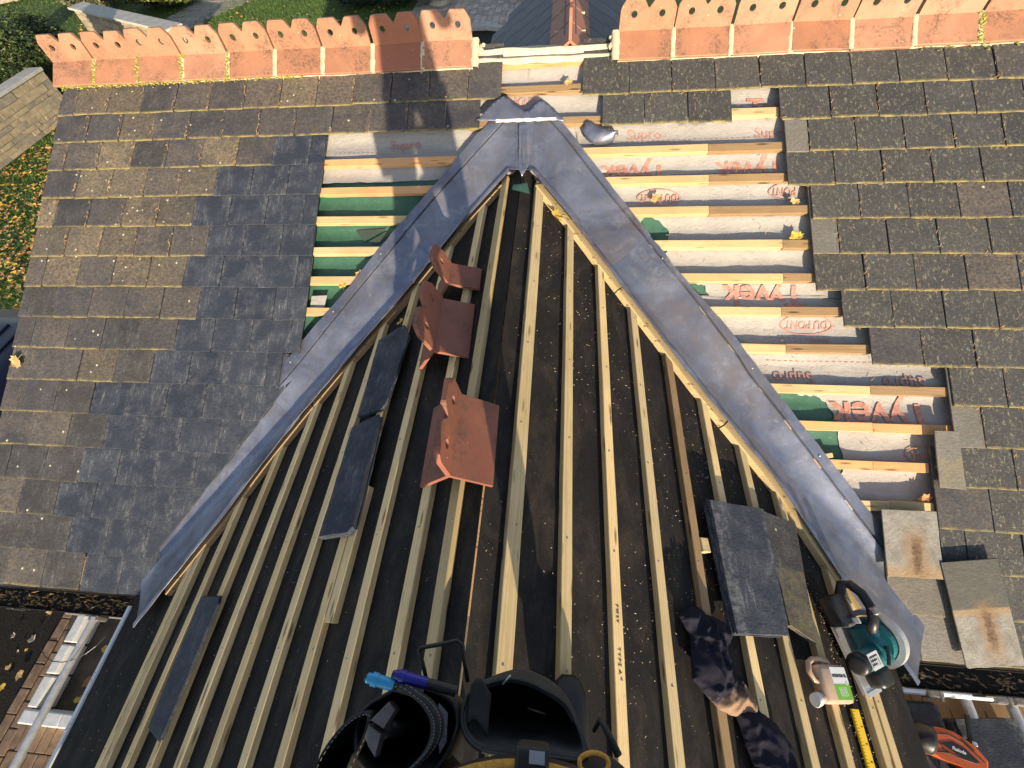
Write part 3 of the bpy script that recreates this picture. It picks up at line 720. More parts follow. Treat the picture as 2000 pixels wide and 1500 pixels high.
# gutters
for x0, x1 in ((-3.25, -2.03), (1.93, 4.0)):
    prof = [( -.055, .0), (-.05, -.03), (-.03, -.055), (0, -.062), (.03, -.055), (.05, -.03), (.055, .0)]
    prof2 = [(a * .92, b_ * .92 + .001) for a, b_ in prof][::-1]
    gy, gz = -2.402, -1.20
    b = B(); ring = lambda x: [Vector((x, gy + a, gz + c)) for a, c in prof + prof2]
    b.loft([ring(x0), ring(x1)]); g = b.out('gutter', BLACKG, house)
    for x in [x0 + .35 + .55 * k for k in range(int((x1 - x0) / .55))]:
        B().box((x - .025, gy - .062, gz - .07), (x + .025, gy - .05, gz + .012), None, .004).out('gutter_bracket', BLACKP, g)
    pts = []; b = B()
    for _ in range(420):
        x = random.uniform(x0, x1); y = gy + random.gauss(0, .022); a = random.uniform(0, 2 * pi); l = random.uniform(.008, .03); w = random.uniform(.002, .007)
        z = gz - .028 + random.uniform(-.01, .02); dx, dy = cos(a) * l, sin(a) * l * .5
        b.add([(x - dx, y - dy, z), (x + dy * w * 20, y - w, z + .004), (x + dx, y + dy, z + random.uniform(-.01, .012)), (x - w, y + w, z + .004)], [(0, 1, 2, 3)])
    kind(b.out('gutter_litter', DEBRIS if x0 < 0 else W_OLD, g), 'stuff')
    b = B(); n = 40
    for k in range(n + 1): pass
    rows = [[Vector((x0 + (x1 - x0) * k / n, gy - .05, gz - .035)), Vector((x0 + (x1 - x0) * k / n, gy, gz - .028 + .008 * nz(k * .7))), Vector((x0 + (x1 - x0) * k / n, gy + .05, gz - .03))] for k in range(n + 1)]
    b.loft(rows, close=False).out('gutter_silt', plain('silt', (.02, .016, .012), .9), g, smooth=True)

# lead valleys
tl = 1.577
def mpt(s, a, o, h):                           # o = distance from the valley line, out over the main roof
    return M(s * max(.004, a + .773 * o), -1.2197 * a + .634 * o, h)
OUL = [(0, .335), (.3, .318), (.6, .305), (.8, .284), (1.1, .266), (1.4, .24), (2.1, .20)]
OUR = [(0, .335), (.32, .295), (.67, .265), (1.0, .25), (1.3, .213), (1.7, .17), (2.1, .12)]
CRL = [(0, .258), (.3, .257), (.6, .238), (.8, .223), (1.1, .19), (1.4, .165), (2.1, .12)]
CRR = [(0, .285), (.31, .255), (.63, .235), (.8, .222), (1.04, .192), (1.11, .172), (1.27, .158), (1.5, .13), (1.66, .111), (2.1, .07)]
def lead_sheet(s, a0, a1, lift, parent, seed, flap=0.0):
    n = max(6, int((a1 - a0) / .022)); rows = []
    for k in range(n + 1):
        a = a0 + (a1 - a0) * k / n; inn = lerp(INL if s < 0 else INR, a); out = lerp(OUL if s < 0 else OUR, a)
        # wavering cut edges, little buckles on the flange
        eo = .006 * nz(a * 7, seed) + .004 * nz(a * 23, seed); ei = .006 * nz(a * 6, seed + 9) + .003 * nz(a * 21, seed + 9)
        bk = .011 * max(0, nz(a * 11, seed + 3)) + .004 * nz(a * 27, seed)
        cr = lerp(CRL if s < 0 else CRR, a) + .0015 * nz(a * 7, seed + 5); w = .0035 * nz(a * 6, seed + 17); L = lift
        c0 = max(.0, min(.06, .10 - inn))
        row = [mpt(s, a, out + eo, .030 + L + bk), mpt(s, a, out - .03, .034 + L + bk * .8), mpt(s, a, cr + .018, .037 + L + bk * .3), mpt(s, a, cr + .009, .039 + L), mpt(s, a, cr + .004, .022 + L), mpt(s, a, cr - .003, .022 + L),
               mpt(s, a, cr - .008, .039 + L), mpt(s, a, cr - .024, .037 + L + w * .3), mpt(s, a, cr * .6 + c0 * .4, .031 + L + w), mpt(s, a, cr * .3 + c0 * .7, .033 + L + w * .6)]
        if inn > .07:
            row += [mpt(s, a, .012, .036 + L), lead_pt(s, a, 'c', inn * .35, .034 + L), lead_pt(s, a, 'c', inn * .62, .036 + L + w), lead_pt(s, a, 'c', inn - .034, .040 + L), lead_pt(s, a, 'c', inn - .022, .052 + L), lead_pt(s, a, 'c', inn + ei, .050 + L - bk * .6)]
        else:
            row += [mpt(s, a, .05, .03 + L), mpt(s, a, .03, .036 + L), mpt(s, a, .015, .042 + L), lead_pt(s, a, 'c', inn * .3, .054 + L), lead_pt(s, a, 'c', inn * .65, .056 + L), lead_pt(s, a, 'c', inn + ei, .052 + L)]
        rows.append(row)
    b = B().loft(rows if s > 0 else [r[::-1] for r in rows], close=False)
    o = b.out('lead_sheet', LEAD, parent, smooth=True)
    md = o.modifiers.new('thickness', 'SOLIDIFY'); md.thickness = .0035; md.offset = 1
    es = o.modifiers.new('edges', 'EDGE_SPLIT'); es.split_angle = radians(50)
    return o
for s, segs in ((-1, ((-.16, .50, .0065), (.45, 1.28, .003), (1.24, 2.06, .0))), (1, ((-.16, .53, .0065), (.47, 1.30, .003), (1.26, 2.0, .0)))):
    v = link('lead_valley', None, house, FW(0, 0, 0)); v.empty_display_size = .1
    v['label'] = 'grey lead valley gutter running down the left of the stripped gable' if s < 0 else 'grey lead valley gutter running down the right of the stripped gable'
    for i, (a0, a1, L) in enumerate(segs): lead_sheet(s, a0, a1, L, v, 3.3 * i + (20 if s > 0 else 0))
    b = B()
    for k in range(6):
        a = .35 + .27 * k + random.uniform(-.08, .08); b.lathe([(.005, 0), (.004, .002), (.001, .003)], 8, FM(s * a + s * .773 * (lerp(OUL if s < 0 else OUR, a) - .03), -1.2197 * a + .634 * (lerp(OUL if s < 0 else OUR, a) - .03), .042))
    kind(b.out('lead_nails', STEEL, v), 'stuff')
# lead saddle over the apex
sadd = [(-.285, .262), (-.20, .352), (-.150, .392), (-.118, .408), (-.090, .392), (-.074, .366), (-.03, .333), (.005, .307), (.035, .310), (.058, .332), (.08, .362), (.108, .366), (.14, .345), (.172, .318), (.215, .275), (.252, .235), (.20, .243), (.10, .246), (-.05, .25), (-.17, .252)]
def sh(x, u):
    return .066 + .005 * nz(x * 9, u * 9) + .003 * nz(x * 25, u * 22) + max(0, u - .3) * .08
o = sheet('lead_saddle', densify(sadd, .02, .002), LEAD, M, sh, house, step=.022, thick=.003)
def shf(x, u):
    return .056 + .004 * (u < .2) + .018 * max(0, min(1, (.22 - u) * 12)) * math.exp(-((x - .012 - .10 * (.25 - u)) / .011) ** 2) + .012 * math.exp(-((u + .085) / .03) ** 2) + .002 * nz(x * 30, u * 18)
sheet('lead_fold', densify([(.065, .255), (.06, .15), (.055, .06), (.05, .0), (.035, -.06), (.005, -.115), (-.018, -.06), (-.02, .03), (-.022, .12), (-.03, .255)], .015, .001), LEAD, M, shf, house, step=.010, thick=.003)
b = B(); rows = []
for k in range(31):
    x = -.165 + .36 * k / 30; w = .009 + .009 * abs(nz(x * 16)); rows.append([M(x, .252 - w, sh(x, .25) - .001), M(x, .252, sh(x, .25) + .005 + .003 * nz(x * 40)), M(x, .252 + w, sh(x, .25) - .001)])
b.loft(rows, close=False).out('sealant_bead', WPAINT, house, smooth=True)
B().add([K(-.03, -.22, .03), K(.03, -.2, .03), K(.05, -.30, .034), K(-.03, -.27, .033)], [(3, 2, 1, 0)]).out('felt_scrap', GREEN, cross)
# ------------------------------------------------------------------ litter on the roof
def sticks(name, pts, m, parent, l0, l1, wd=.0012):
    b = B()
    for o, ax, ay, az in pts:
        a = random.uniform(0, 2 * pi) if ax is None else ax; l = random.uniform(l0, l1)
        W = o; dx, dy = cos(a) * l / 2, sin(a) * l / 2; nx, ny = -sin(a) * wd, cos(a) * wd
        b.add([W @ Vector((-dx - nx, -dy - ny, .001)), W @ Vector((dx - nx, dy - ny, .001 + ay)), W @ Vector((dx + nx, dy + ny, .002 + ay)), W @ Vector((-dx + nx, -dy + ny, .002))], [(0, 1, 2, 3)])
    return kind(b.out(name, m, parent), 'stuff')
pts = []
for _ in range(900):                           # needles caught in the joints of the right slates and below the tails
    r = random.randint(1, 12); u = U1 - (r - 1) * G + random.uniform(0, .19); base = 1.478 + (WS / 2 if r % 2 else 0)
    x = base + WS * random.randint(-3, 6) + random.gauss(0, .005)
    if x < RL[r - 1] + .03 or random.random() < .25: continue
    pts.append((FM(x, u, .058), random.gauss(pi / 2, .5), random.uniform(0, .004), 0))
for _ in range(420):
    r = random.randint(1, 10); x = random.uniform(RL[r - 1], 3.1); pts.append((FM(x, U1 - (r - 1) * G - random.uniform(-.012, .012), .052), None, .003, 0))
for _ in range(520):
    r = random.randint(1, 6); base = VX + (WS / 2 if r % 2 else 0); x = base + WS * random.randint(0, 7 if r > 2 else 11) + random.gauss(0, .006)
    if x > XB[r - 1] or random.random() < .2: continue
    pts.append((FM(x, U1 - (r - 1) * G + random.uniform(0, .18), .058), random.gauss(pi / 2, .6), random.uniform(0, .004), 0))
for _ in range(200):
    pts.append((FM(random.uniform(.4, 2.2), random.uniform(-1.9, .2), .010), None, .002, 0))
sticks('pine_needles', pts, DEBRIS, deck, .008, .026)
pts = []
for _ in range(4200):
    c = random.choice([random.uniform(.0, 1.95), random.uniform(.25, 1.9)]); y = random.uniform(-2.9, vy(abs(c)) - .05)
    if noise.noise(Vector((c * 2.2, y * 1.3, 3))) < random.uniform(-.35, .25): continue
    pts.append((FK(c, y, sag(c, y) + .002), None, .001, 0))
for _ in range(500):
    c = random.uniform(-2.3, -.05); pts.append((FK(c, random.uniform(-3, vy(abs(c)) - .05), .003), None, .001, 0))
for _ in range(380):
    a = random.choice([random.gauss(1.15, .25), random.uniform(.2, 1.9)]); o = random.uniform(.02, .2); pts.append((FM(a + .773 * o, -1.2197 * a + .634 * o, .034), None, .001, 0))
for _ in range(700):
    c = 1.62 + random.gauss(0, .05); pts.append((FK(c, random.uniform(-3.0, -2.15), .004), None, .003, 0))
sticks('sawdust', pts, SAWD, cross, .0018, .006, .0007)

# maple leaves
LEAFM = [plain('yellow_leaf', (.62, .40, .06), .6, 0, .25, 40, .3), plain('tan_leaf', (.50, .33, .13), .7, 0, .25, 40, .3), plain('russet_leaf', (.40, .17, .06), .7, 0, .3, 40, .3)]
LO = [(0, -.02), (.18, -.08), (.40, -.10), (.40, .06), (.58, .16), (.44, .24), (.48, .46), (.30, .44), (.22, .56), (.10, .62), (0, .80), (-.10, .62), (-.22, .56), (-.30, .44), (-.48, .46), (-.44, .24), (-.58, .16), (-.40, .06), (-.40, -.10), (-.18, -.08)]
def leaf(label, W, size, m, curl=.25):
    vs, fs = cdt(LO, (), .16); k = random.uniform(0, 50)
    V = [Vector((x * size, (y - .3) * size, size * (.04 + .8 * curl * (x * x * (1.2 if x > 0 else .4) + .5 * (y - .3) ** 2) + .12 * nz(x * 3 + k, y * 3)))) for x, y in vs]
    o = link('fallen_leaf', None, None, W); o.empty_display_size = .02
    obj('blade', V, fs, m, o, W); B().tube([(0, -.30 * size, .06 * size), (.03 * size, -.55 * size, .10 * size), (.08 * size, -.8 * size, .06 * size)], size * .012, 5).out('stalk', m, o, W)
    return tag(o, label, 'leaf', 'fallen leaves on the roof')
leaf('yellow maple leaf beside the top of the right lead valley', FK(.228, -.375, .03, 1.9), .085, LEAFM[0])
leaf('tan maple leaf on the lower left edge of the slates', FM(-3.11, -1.29, .066, 2.4), .085, LEAFM[1])
leaf('curled tan leaf standing on the felt over an oval print', FM(.775, -.235, .02, .6), .062, LEAFM[1], .8)
leaf('brown leaf on a batten beside the right slates', FM(1.525, -.272, .02, 2.8), .05, LEAFM[1], .7)
leaf('golden leaf at the right end of a batten near the pale half slate', FM(1.52, -.475, .02, .5), .07, LEAFM[0], .7)
leaf('crumpled tan leaf at the flange of the left lead valley', FM(-.955, -.70, .02, 1.0), .06, LEAFM[1], .9)
leaf('yellow leaf hanging over a batten on the green felt', FM(-1.05, -.765, .028, .3), .045, LEAFM[0], .5)
leaf('russet leaf lying beside the lowest bare batten', FM(2.06, -1.86, .02, 1.3), .07, LEAFM[2], .6)
leaf('dry curled leaf on the bare batten in the ridge gap', FM(.26, .52, .03, .3), .055, LEAFM[1], .9)
leaf('small yellow leaf under the inner edge of the left lead valley', FK(-.70, -.98, .02, .3), .05, LEAFM[0], .8)

# loose slates
def loose(label, corners, h, n=1, place=K, m=SL_NEW, cat='slate', name='loose_slate', group='loose slates on the roof', chip=True, tilt=(0, 0)):
    cx = sum(c[0] for c in corners) / len(corners); cy = sum(c[1] for c in corners) / len(corners)
    W0 = (FK if place is K else FM)(cx, cy, h)
    loc = [((c[0] - cx), c[1] - cy) for c in corners]
    if sum(a[0] * b_[1] - b_[0] * a[1] for a, b_ in zip(loc, loc[1:] + loc[:1])) < 0: loc = loc[::-1]
    W0 = W0 @ Matrix.Rotation(tilt[0], 4, 'X') @ Matrix.Rotation(tilt[1], 4, 'Y')
    root = thing(name, label, cat, W0, group) if n > 1 else None
    for i in range(n):
        ox, oy = (random.uniform(-.006, .006), random.uniform(-.006, .006)) if i < n - 1 else (0, 0)
        d = plate_mesh('slate', [(x + ox, y + oy) for x, y in densify(loc, .06, .0018)], .0065, m)
        W = W0 @ Matrix.Translation((0, 0, i * .0074))
        if n == 1: return tag(link(name, d, None, W), label, cat, group)
        link('slate', d, root, W)
    return root
loose('cut slate with a slanted top end lying across the left battens', [(-.817, -1.088), (-.634, -1.05), (-.569, -1.147), (-.599, -1.545), (-.626, -1.577), (-.784, -1.581)], .030, 2)
loose('stack of cut slates below the slanted one on the left battens', [(-.784, -1.642), (-.613, -1.613), (-.60, -1.68), (-.576, -2.13), (-.60, -2.15), (-.773, -2.154)], .030, 4, name='slate_stack', cat='slate stack')
loose('long narrow slate strip with a pointed lower end near the left eave', [(-1.557, -2.365), (-1.39, -2.367), (-1.378, -2.398), (-1.394, -2.88), (-1.53, -2.85)], .030, 2)
loose('stack of broad dark slates on the right battens, left one of the pair', [(.985, -1.876), (1.30, -1.85), (1.285, -2.30), (1.27, -2.35), (1.005, -2.37)], .030, 5, name='slate_stack', cat='slate stack', m=SL_NEW)
loose('brownish slate stack leaning against the broad dark stack on the right', [(1.298, -1.855), (1.50, -1.875), (1.43, -2.36), (1.30, -2.31)], .032, 4, name='slate_stack', cat='slate stack', m=SL_LOW)
def stain_slate(label, x, u, rot, L, h, m):
    d = plate_mesh('slate', outline(.245, L), .0065, m)
    tag(link('loose_slate', d, None, FM(x, u, h, rot) @ Matrix.Rotation(-.02, 4, 'X')), label, 'slate', 'loose slates on the roof')
stain_slate('pale slate with a central rust stain at the foot of the right lead valley', 1.955, -2.215, .01, .31, .075, SL_STAIN)
stain_slate('tilted half dark half pale slate with a rust streak lowest by the right gutter', 2.25, -2.575, .14, .46, .090, SL_STAIN2)
loose('upright grey slate laid loose beside the bare battens on the right', [(2.096, -1.515), (2.205, -1.515), (2.215, -1.795), (2.096, -1.79)], .07, 1, M, SL_PALE)

# loose ridge tiles
def loose_tile(label, c, y, h, rz, ry, L, lobes=2):
    W = FK(c, y, h, 0) @ Matrix.Rotation(ry, 4, 'Y') @ Matrix.Rotation(pi / 2 + rz, 4, 'Z')
    o = link('loose_ridge_tile', tile_mesh(L, T_LOOSE, lobes), None, W); tag(o, label, 'ridge tile', 'ridge tiles lying on the battens')
loose_tile('red ridge tile standing on both wings, nearest and largest of three on the battens', -.055, -1.865, .140, .03, .40, .325)
loose_tile('red ridge tile with two holes leaning left, middle of three on the battens', -.290, -1.245, .126, .05, .16, .325)
loose_tile('short cut red ridge tile with one hole, farthest of three on the battens', -.290, -.91, .126, .05, .13, .15, 1)

# curled lead offcut
b = B(); rows = []
for i in range(13):
    t = i / 12; w = .055 * sin(pi * (.18 + .74 * t)) + .018; rows.append([Vector((-.10 + .20 * t + .01 * nz(j, i * .4), -.02 * sin(pi * t) - w / 1.2 + 2 * w * j / 8 / 1.2 + .03 * (t - .3) ** 2, .012 + .05 * sin(pi * j / 8) * (.5 + .8 * t) + .01 * nz(i * .6, j * .5))) for j in range(9)])
o = B().loft(rows, close=False).out('lead_offcut', LEAD, None, FM(.455, .185, .006, -.55), smooth=True); o.modifiers.new('thickness', 'SOLIDIFY').thickness = .003
tag(o, 'curled scrap of lead beside the apex of the right valley', 'lead scrap')
# twig on the lead
b = B().tube([(-.07, .03, .012), (-.02, .0, .016), (.03, -.02, .012), (.08, -.05, .008)], [.0035, .003, .0025, .0015], 6)
for a in ((-.02, 0, .8), (-.03, .005, 2.2), (.03, -.02, -1.6), (.0, -.008, 3.6)): b.tube([(a[0], a[1], .014), (a[0] + .035 * cos(a[2]), a[1] + .035 * sin(a[2]), .022)], .0018, 5)
for _ in range(24): x = random.uniform(-.03, .03); y = random.uniform(-.04, .0) - .02; b.tube([(x, y, .006), (x + random.uniform(-.012, .012), y + random.uniform(-.012, .012), .012)], .0018, 4)
tag(b.out('dry_twig', DEBRIS, None, FM(1.755, -2.22, .034, -.3)), 'dry brown twig lying on the foot of the right lead valley', 'twig')
B().box((-.03, -.012, 0), (.03, .012, .02), None, .002).out('wood_offcut', W_PALE, None, FM(1.62, -1.66, .008, .2)); tag(bpy.data.objects['wood_offcut'], 'small split timber offcut on the green felt patch', 'wood scrap')
B().box((-.02, -.028, 0), (.02, .028, .03), None, .002).out('batten_offcut', W_PALE, None, FK(.955, -2.06, .004, .1)); tag(bpy.data.objects['batten_offcut'], 'short batten offcut tucked at the left of the broad slate stack', 'wood scrap')

# circular saw
TEAL = plain('teal_plastic', (.010, .115, .135), .38, 0, .12, 30, .08)
saw = thing('circular_saw', 'teal cordless circular saw with a black handle standing on the right battens', 'power saw', FK(1.69, -2.325, .032, .32) @ Matrix.Scale(1.06, 4))
WS_ = WM[saw.name]
def sp_(name, b, m, smooth=False, parent=saw): return b.out(name, m, parent, WS_, smooth)
b = B(); slab(b, [(-.085, -.16), (.085, -.16), (.085, .13), (-.085, .13)], [[(.030, -.11), (.030, .10), (.058, .10), (.058, -.11)]], .0, .004); b.box((-.085, -.16, .004), (-.081, .13, .012)); b.box((.081, -.16, .004), (.085, .13, .012)); base = sp_('base_plate', b, STEEL)
R90 = Matrix.Rotation(pi / 2, 4, 'Y')
def arc(r0, r1, a0, a1, n): return [(r1 * cos(a0 + (a1 - a0) * k / n), r1 * sin(a0 + (a1 - a0) * k / n)) for k in range(n + 1)] + [(r0 * cos(a1 - (a1 - a0) * k / n), r0 * sin(a1 - (a1 - a0) * k / n)) for k in range(n + 1)]
GW = mat4((.044, -.005, .052), (0, 1, 0), (0, 0, 1), (1, 0, 0))     # x->along, y->up, z->across
sp_('blade', B().prism(circ(0, 0, .078, 40), -.001, .001, GW), STEEL)
sp_('upper_guard', B().prism(arc(.0, .080, -.25, pi + .35, 22)[:23], -.022, .010, GW), TEAL)
sp_('blade_guard', B().prism(arc(.084, .104, -.6, pi + .3, 30), .010, .040, GW).prism(arc(0, .094, .1, pi * .9, 20)[:21], .026, .030, GW), STEEL)
sp_('guard_cover', B().prism(arc(0, .06, -.2, pi + .2, 18)[:19], .012, .024, GW), BLACKP)
mw = mat4((-.13, -.045, .070), (0, 1, 0), (0, 0, 1), (1, 0, 0))
mot = sp_('motor_housing', B().lathe([(.030, 0), (.036, .004), (.037, .10), (.040, .12), (.040, .16)], 24, mw), TEAL, True)
sp_('motor_cap', B().lathe([(.020, -.018), (.034, -.016), (.037, -.006), (.037, .012)], 24, mw), BLACKP, True)
LW = Matrix.Translation((-.085, -.045, .108))
b = B().box((-.035, -.026, -.002), (.030, .026, .0005), LW); lab = sp_('housing_label', b, WHITEP, parent=mot)
b = B()
for k in range(3): b.box((-.03, .012 - .012 * k, .0006), (.02 - .01 * k, .016 - .012 * k, .0011), LW)
sp_('label_print', b, FLAT_K, parent=mot)
sp_('gear_housing', B().box((-.025, -.075, .02), (.026, .055, .115), None, .014), TEAL, True)
sp_('front_knob', B().box((-.05, -.15, .012), (.035, -.085, .075), None, .018), BLACKP, True)
hp = [(-.01, .03, .095), (.0, .07, .120), (.01, .11, .128), (.02, .16, .115), (.025, .195, .085), (.022, .20, .055), (.005, .16, .035), (-.01, .10, .04)]
sp_('handle', B().tube(hp, [.020, .019, .018, .018, .018, .019, .02, .02], 10), BLACKP, True)
sp_('trigger', B().box((-.008, .085, .120), (.012, .115, .150), None, .004), STEELD)
bt = sp_('battery', B().box((-.110, .07, .012), (-.020, .175, .075), None, .010), BLACKP, True)
sp_('battery_latch', B().box((-.088, .064, .045), (-.042, .074, .076), None, .003), MORTAR, parent=bt)
b = B()
for k in range(5): b.box((-.118 + .012 * k, -.062, .1055), (-.112 + .012 * k, -.028, .1085))
sp_('motor_vents', b, BLACKP, parent=mot)
b = B()
for q in ((.0, .0), (.05, -.35), (-.05, -.35)): b.lathe([(.006, 0), (.006, .003), (.002, .004)], 10, mat4((.056, -.005 + q[0], .07 + (.03 if q[1] == 0 else 0)), (0, 1, 0), (0, 0, 1), (1, 0, 0)))
sp_('guard_screws', b, STEELD)
sp_('depth_scale', B().box((-.055, .07, .005), (-.045, .09, .10), None, .001), STEEL)
sp_('cutting_gauge', B().box((-.06, -.175, .0042), (.03, -.158, .007), None, .001), STEEL)
sp_('depth_lever', B().tube([(.0, -.02, .12), (-.03, -.05, .125), (-.045, -.07, .12)], .006, 8), BLACKP)

# oil can
t = NT('amber_plastic'); c = t.mix(t.noise(t.co(shift=False), 9, 3), (.46, .31, .21), (.58, .43, .31)); t.b.inputs['Subsurface Weight'].default_value = .15; t.b.inputs['Subsurface Radius'].default_value = (.02, .01, .006); AMB = t.done(c, .3, 0, .5)
GRNL = plain('green_label', (.16, .42, .035), .5, 0, .05, 20, .02); GRNL2 = plain('light_green_label', (.42, .62, .22), .5, 0, .05, 20, .02); LABW = plain('white_label', (.68, .70, .73), .5, 0, .04, 20, .02)
can = thing('oil_can', 'translucent amber oil can with a white and green label lying on the right battens', 'oil can', FK(1.440, -2.485, .030, .06) @ Matrix.Scale(.82, 4))
WC = WM[can.name]
def cpart(n, b, m, smooth=False, parent=can): return b.out(n, m, parent, WC, smooth)
body = cpart('body', B().box((-.075, -.082, 0), (.105, .070, .062), None, .020), AMB, True)
cpart('handle', B().tube([(-.066, -.005, .03), (-.098, .01, .035), (-.115, .04, .036), (-.105, .075, .036), (-.07, .088, .034), (-.02, .090, .032), (.03, .082, .032), (.045, .062, .03)], [.012, .012, .012, .012, .012, .012, .012, .012], 10), AMB, True)
cpart('neck', B().lathe([(.022, 0), (.022, .035)], 20, mat4((-.07, -.055, .032), (0, 1, 0), (0, 0, 1), (-1, -.25, .0))), AMB, True)
cp_ = B().lathe([(.026, .028), (.027, .030), (.027, .052), (.025, .055)], 28, mat4((-.07, -.055, .032), (0, 1, 0), (0, 0, 1), (-1, -.25, .0)))
cpart('cap', cp_, WHITEP, False)
lb = cpart('label', B().box((-.008, -.066, .0615), (.098, .060, .0628)), LABW)
cpart('label_band', B().box((-.007, -.065, .0630), (.097, -.006, .0634)), GRNL, parent=lb)
vs, fs = text_mesh('PATINATION OIL', .0150, .0014, False)
cpart('label_text', B().add([(v.x * .82 + .045, v.y + .026, .0633) for v in vs], fs), FLAT_K, parent=lb)
b = B()
for k in range(5):
    x = .022 + .011 * k; b.add([(x, -.052, .0638), (x + .0035, -.052, .0638), (x + .0005, -.016, .0638), (x - .003, -.016, .0638)], [(0, 1, 2, 3)])
cpart('label_stripes', b, LABW, parent=lb); cpart('label_seal', B().lathe([(.006, .0634), (.006, .0642)], 14, Matrix.Translation((.082, -.003, 0))), WHITEP, parent=lb)
vs, fs = text_mesh('A', .008, .0003, False); cpart('label_letter', B().add([(v.x + .082, v.y - .003, .0646) for v in vs], fs), FLAT_K, parent=lb)

# yellow level
t = NT('yellow_ruler'); v = t.co(shift=False); YEL = t.done(t.mix(t.noise(v, 30, 3), (.78, .49, .012), (.86, .57, .02)), .42)
lev = thing('yellow_ruler', 'yellow ruler lying beside the doubled batten at the right eave', 'ruler', FK(1.618, -2.86, .004, .0)); WL = WM[lev.name]
B().box((-.021, -.31, 0), (.021, .30, .009), None, .0015).out('blade', YEL, lev, WL)
b = B()
for k in range(58): b.box((-.020 if k % 5 else -.020, .29 - k * .0102, .0092), (-.012 if k % 5 else -.006, .2912 - k * .0102, .0095))
b.out('tick_marks', FLAT_K, lev, WL)
b = B()
for k, s in enumerate('1234567890'):
    vs, fs = text_mesh(s, .016, .0004, False); b.add([(-v.y + .009, v.x + .245 - k * .052, .0095) for v in vs], fs)
b.out('numerals', FLAT_K, lev, WL)

# dark cloth bundles
def cloth_mat(name, dust):
    t = NT(name); v = t.co(shift=False); n = t.noise(v, 14, 5, .65); c = t.mix(n, (.010, .010, .018), (.020, .020, .034))
    if dust:
        r = t.sep(t.tc.outputs['Object']); m_ = t.ramp(t.math('ADD', t.math('ADD', t.math('MULTIPLY', r.outputs[1], -7.0), t.math('MULTIPLY', r.outputs[0], 1.5)), t.math('MULTIPLY', t.math('SUBTRACT', n, .5), 1.1)), [(.62, 0.0), (.95, 1.0)])
        c = t.mix(t.math('MULTIPLY', m_, .85), c, (.30, .20, .13))
    t.bump(t.noise(v, 420, 2), .2, .002); return t.done(c, .8, 0, .12)
def bundle(name, label, pts, seed, hmax, m, c0, y0):
    loc = [(c - c0, y - y0) for c, y in pts]
    if sum(a[0] * b_[1] - b_[0] * a[1] for a, b_ in zip(loc, loc[1:] + loc[:1])) < 0: loc = loc[::-1]
    loc = densify(loc, .014, .003); vs, fs = cdt(loc, (), .0075)
    def edge(x, y): return min(math.dist((x, y), p) for p in loc)
    V = []
    for x, y in vs:
        d = min(1, edge(x, y) / .06); wx, wy = x + .05 * nz(x * 7, y * 7, seed), y + .05 * nz(x * 7 + 9, y * 7, seed)
        rd = (1 - abs(nz(wx * 16 + seed, wy * 7)) * 1.8); rd = max(0, rd) ** 3; rd2 = max(0, 1 - 2.2 * abs(nz(wx * 30 + seed, wy * 22, 4))) ** 2; rd3 = max(0, 1 - 2 * abs(nz(wx * 9 + seed, wy * 17, 11))) ** 3
        z = .006 + hmax * (sqrt(d) * (.42 + .34 * rd + .05 * rd2 + .22 * rd3)) + .003 * nz(x * 60, y * 60)
        V.append(Vector((x + .012 * nz(x * 12, y * 12, seed + 5) * d, y + .012 * nz(x * 12, y * 12, seed + 8) * d, z)))
    o = obj(name, V, fs, m, None, FK(c0, y0, .020), True); tag(o, label, 'cloth', 'dark cloths on the right battens')
    o.modifiers.new('smooth', 'SUBSURF').levels = 1; o.modifiers['smooth'].render_levels = 1
bundle('crumpled_garment', 'navy satin garment crumpled beside the slates with a sandy dusted flap', [(.775, -2.33), (.82, -2.40), (.80, -2.52), (.90, -2.60), (.97, -2.615), (1.075, -2.605), (1.04, -2.53), (.985, -2.47), (.975, -2.42), (1.01, -2.38), (.985, -2.33), (.90, -2.315), (.86, -2.295), (.83, -2.30)], 3.1, .085, cloth_mat('navy_satin_dusty', True), .92, -2.46)
bundle('crumpled_bag', 'crumpled dark navy cloth below the dusted garment at the picture edge', [(.97, -2.60), (1.06, -2.585), (1.14, -2.62), (1.20, -2.68), (1.19, -2.74), (1.16, -2.86), (1.08, -2.92), (1.00, -2.88), (1.03, -2.80), (1.0, -2.70)], 8.4, .075, cloth_mat('navy_satin', False), 1.08, -2.74)

# ------------------------------------------------------------------ scaffold at the right eave with slates and a nail gun
sc = thing('scaffold', 'scaffold platform of tan boards and galvanised tubes below the right eave', 'scaffold', FW(2.8, -3.0, GZ)); WSC = WM[sc.name]
DZ = -1.72
for k in range(7):
    batten(2.6, .222, .038, W_BOARD, mat4((1.98 + .228 * k, -2.36, DZ - .038), (0, -1, 0), (1, 0, 0), (0, 0, 1)), sc, 'scaffold_board')
for pts_ in ([(1.8, -2.445, -1.60), (3.9, -2.435, -1.60)], [(2.05, -2.40, -1.80), (2.05, -5, -1.80)], [(2.50, -2.36, -1.655), (2.50, -2.60, -1.655)], [(2.72, -2.36, -1.655), (2.72, -2.63, -1.655)], [(1.9, -4.6, -1.82), (4, -4.6, -1.82)], [(3.9, -2.47, GZ), (3.9, -2.47, -.2)], [(2.0, -2.50, GZ), (2.0, -2.50, -1.64)]):
    B().tube(pts_, .0242, 14).out('scaffold_tube', GALV, sc, smooth=False)
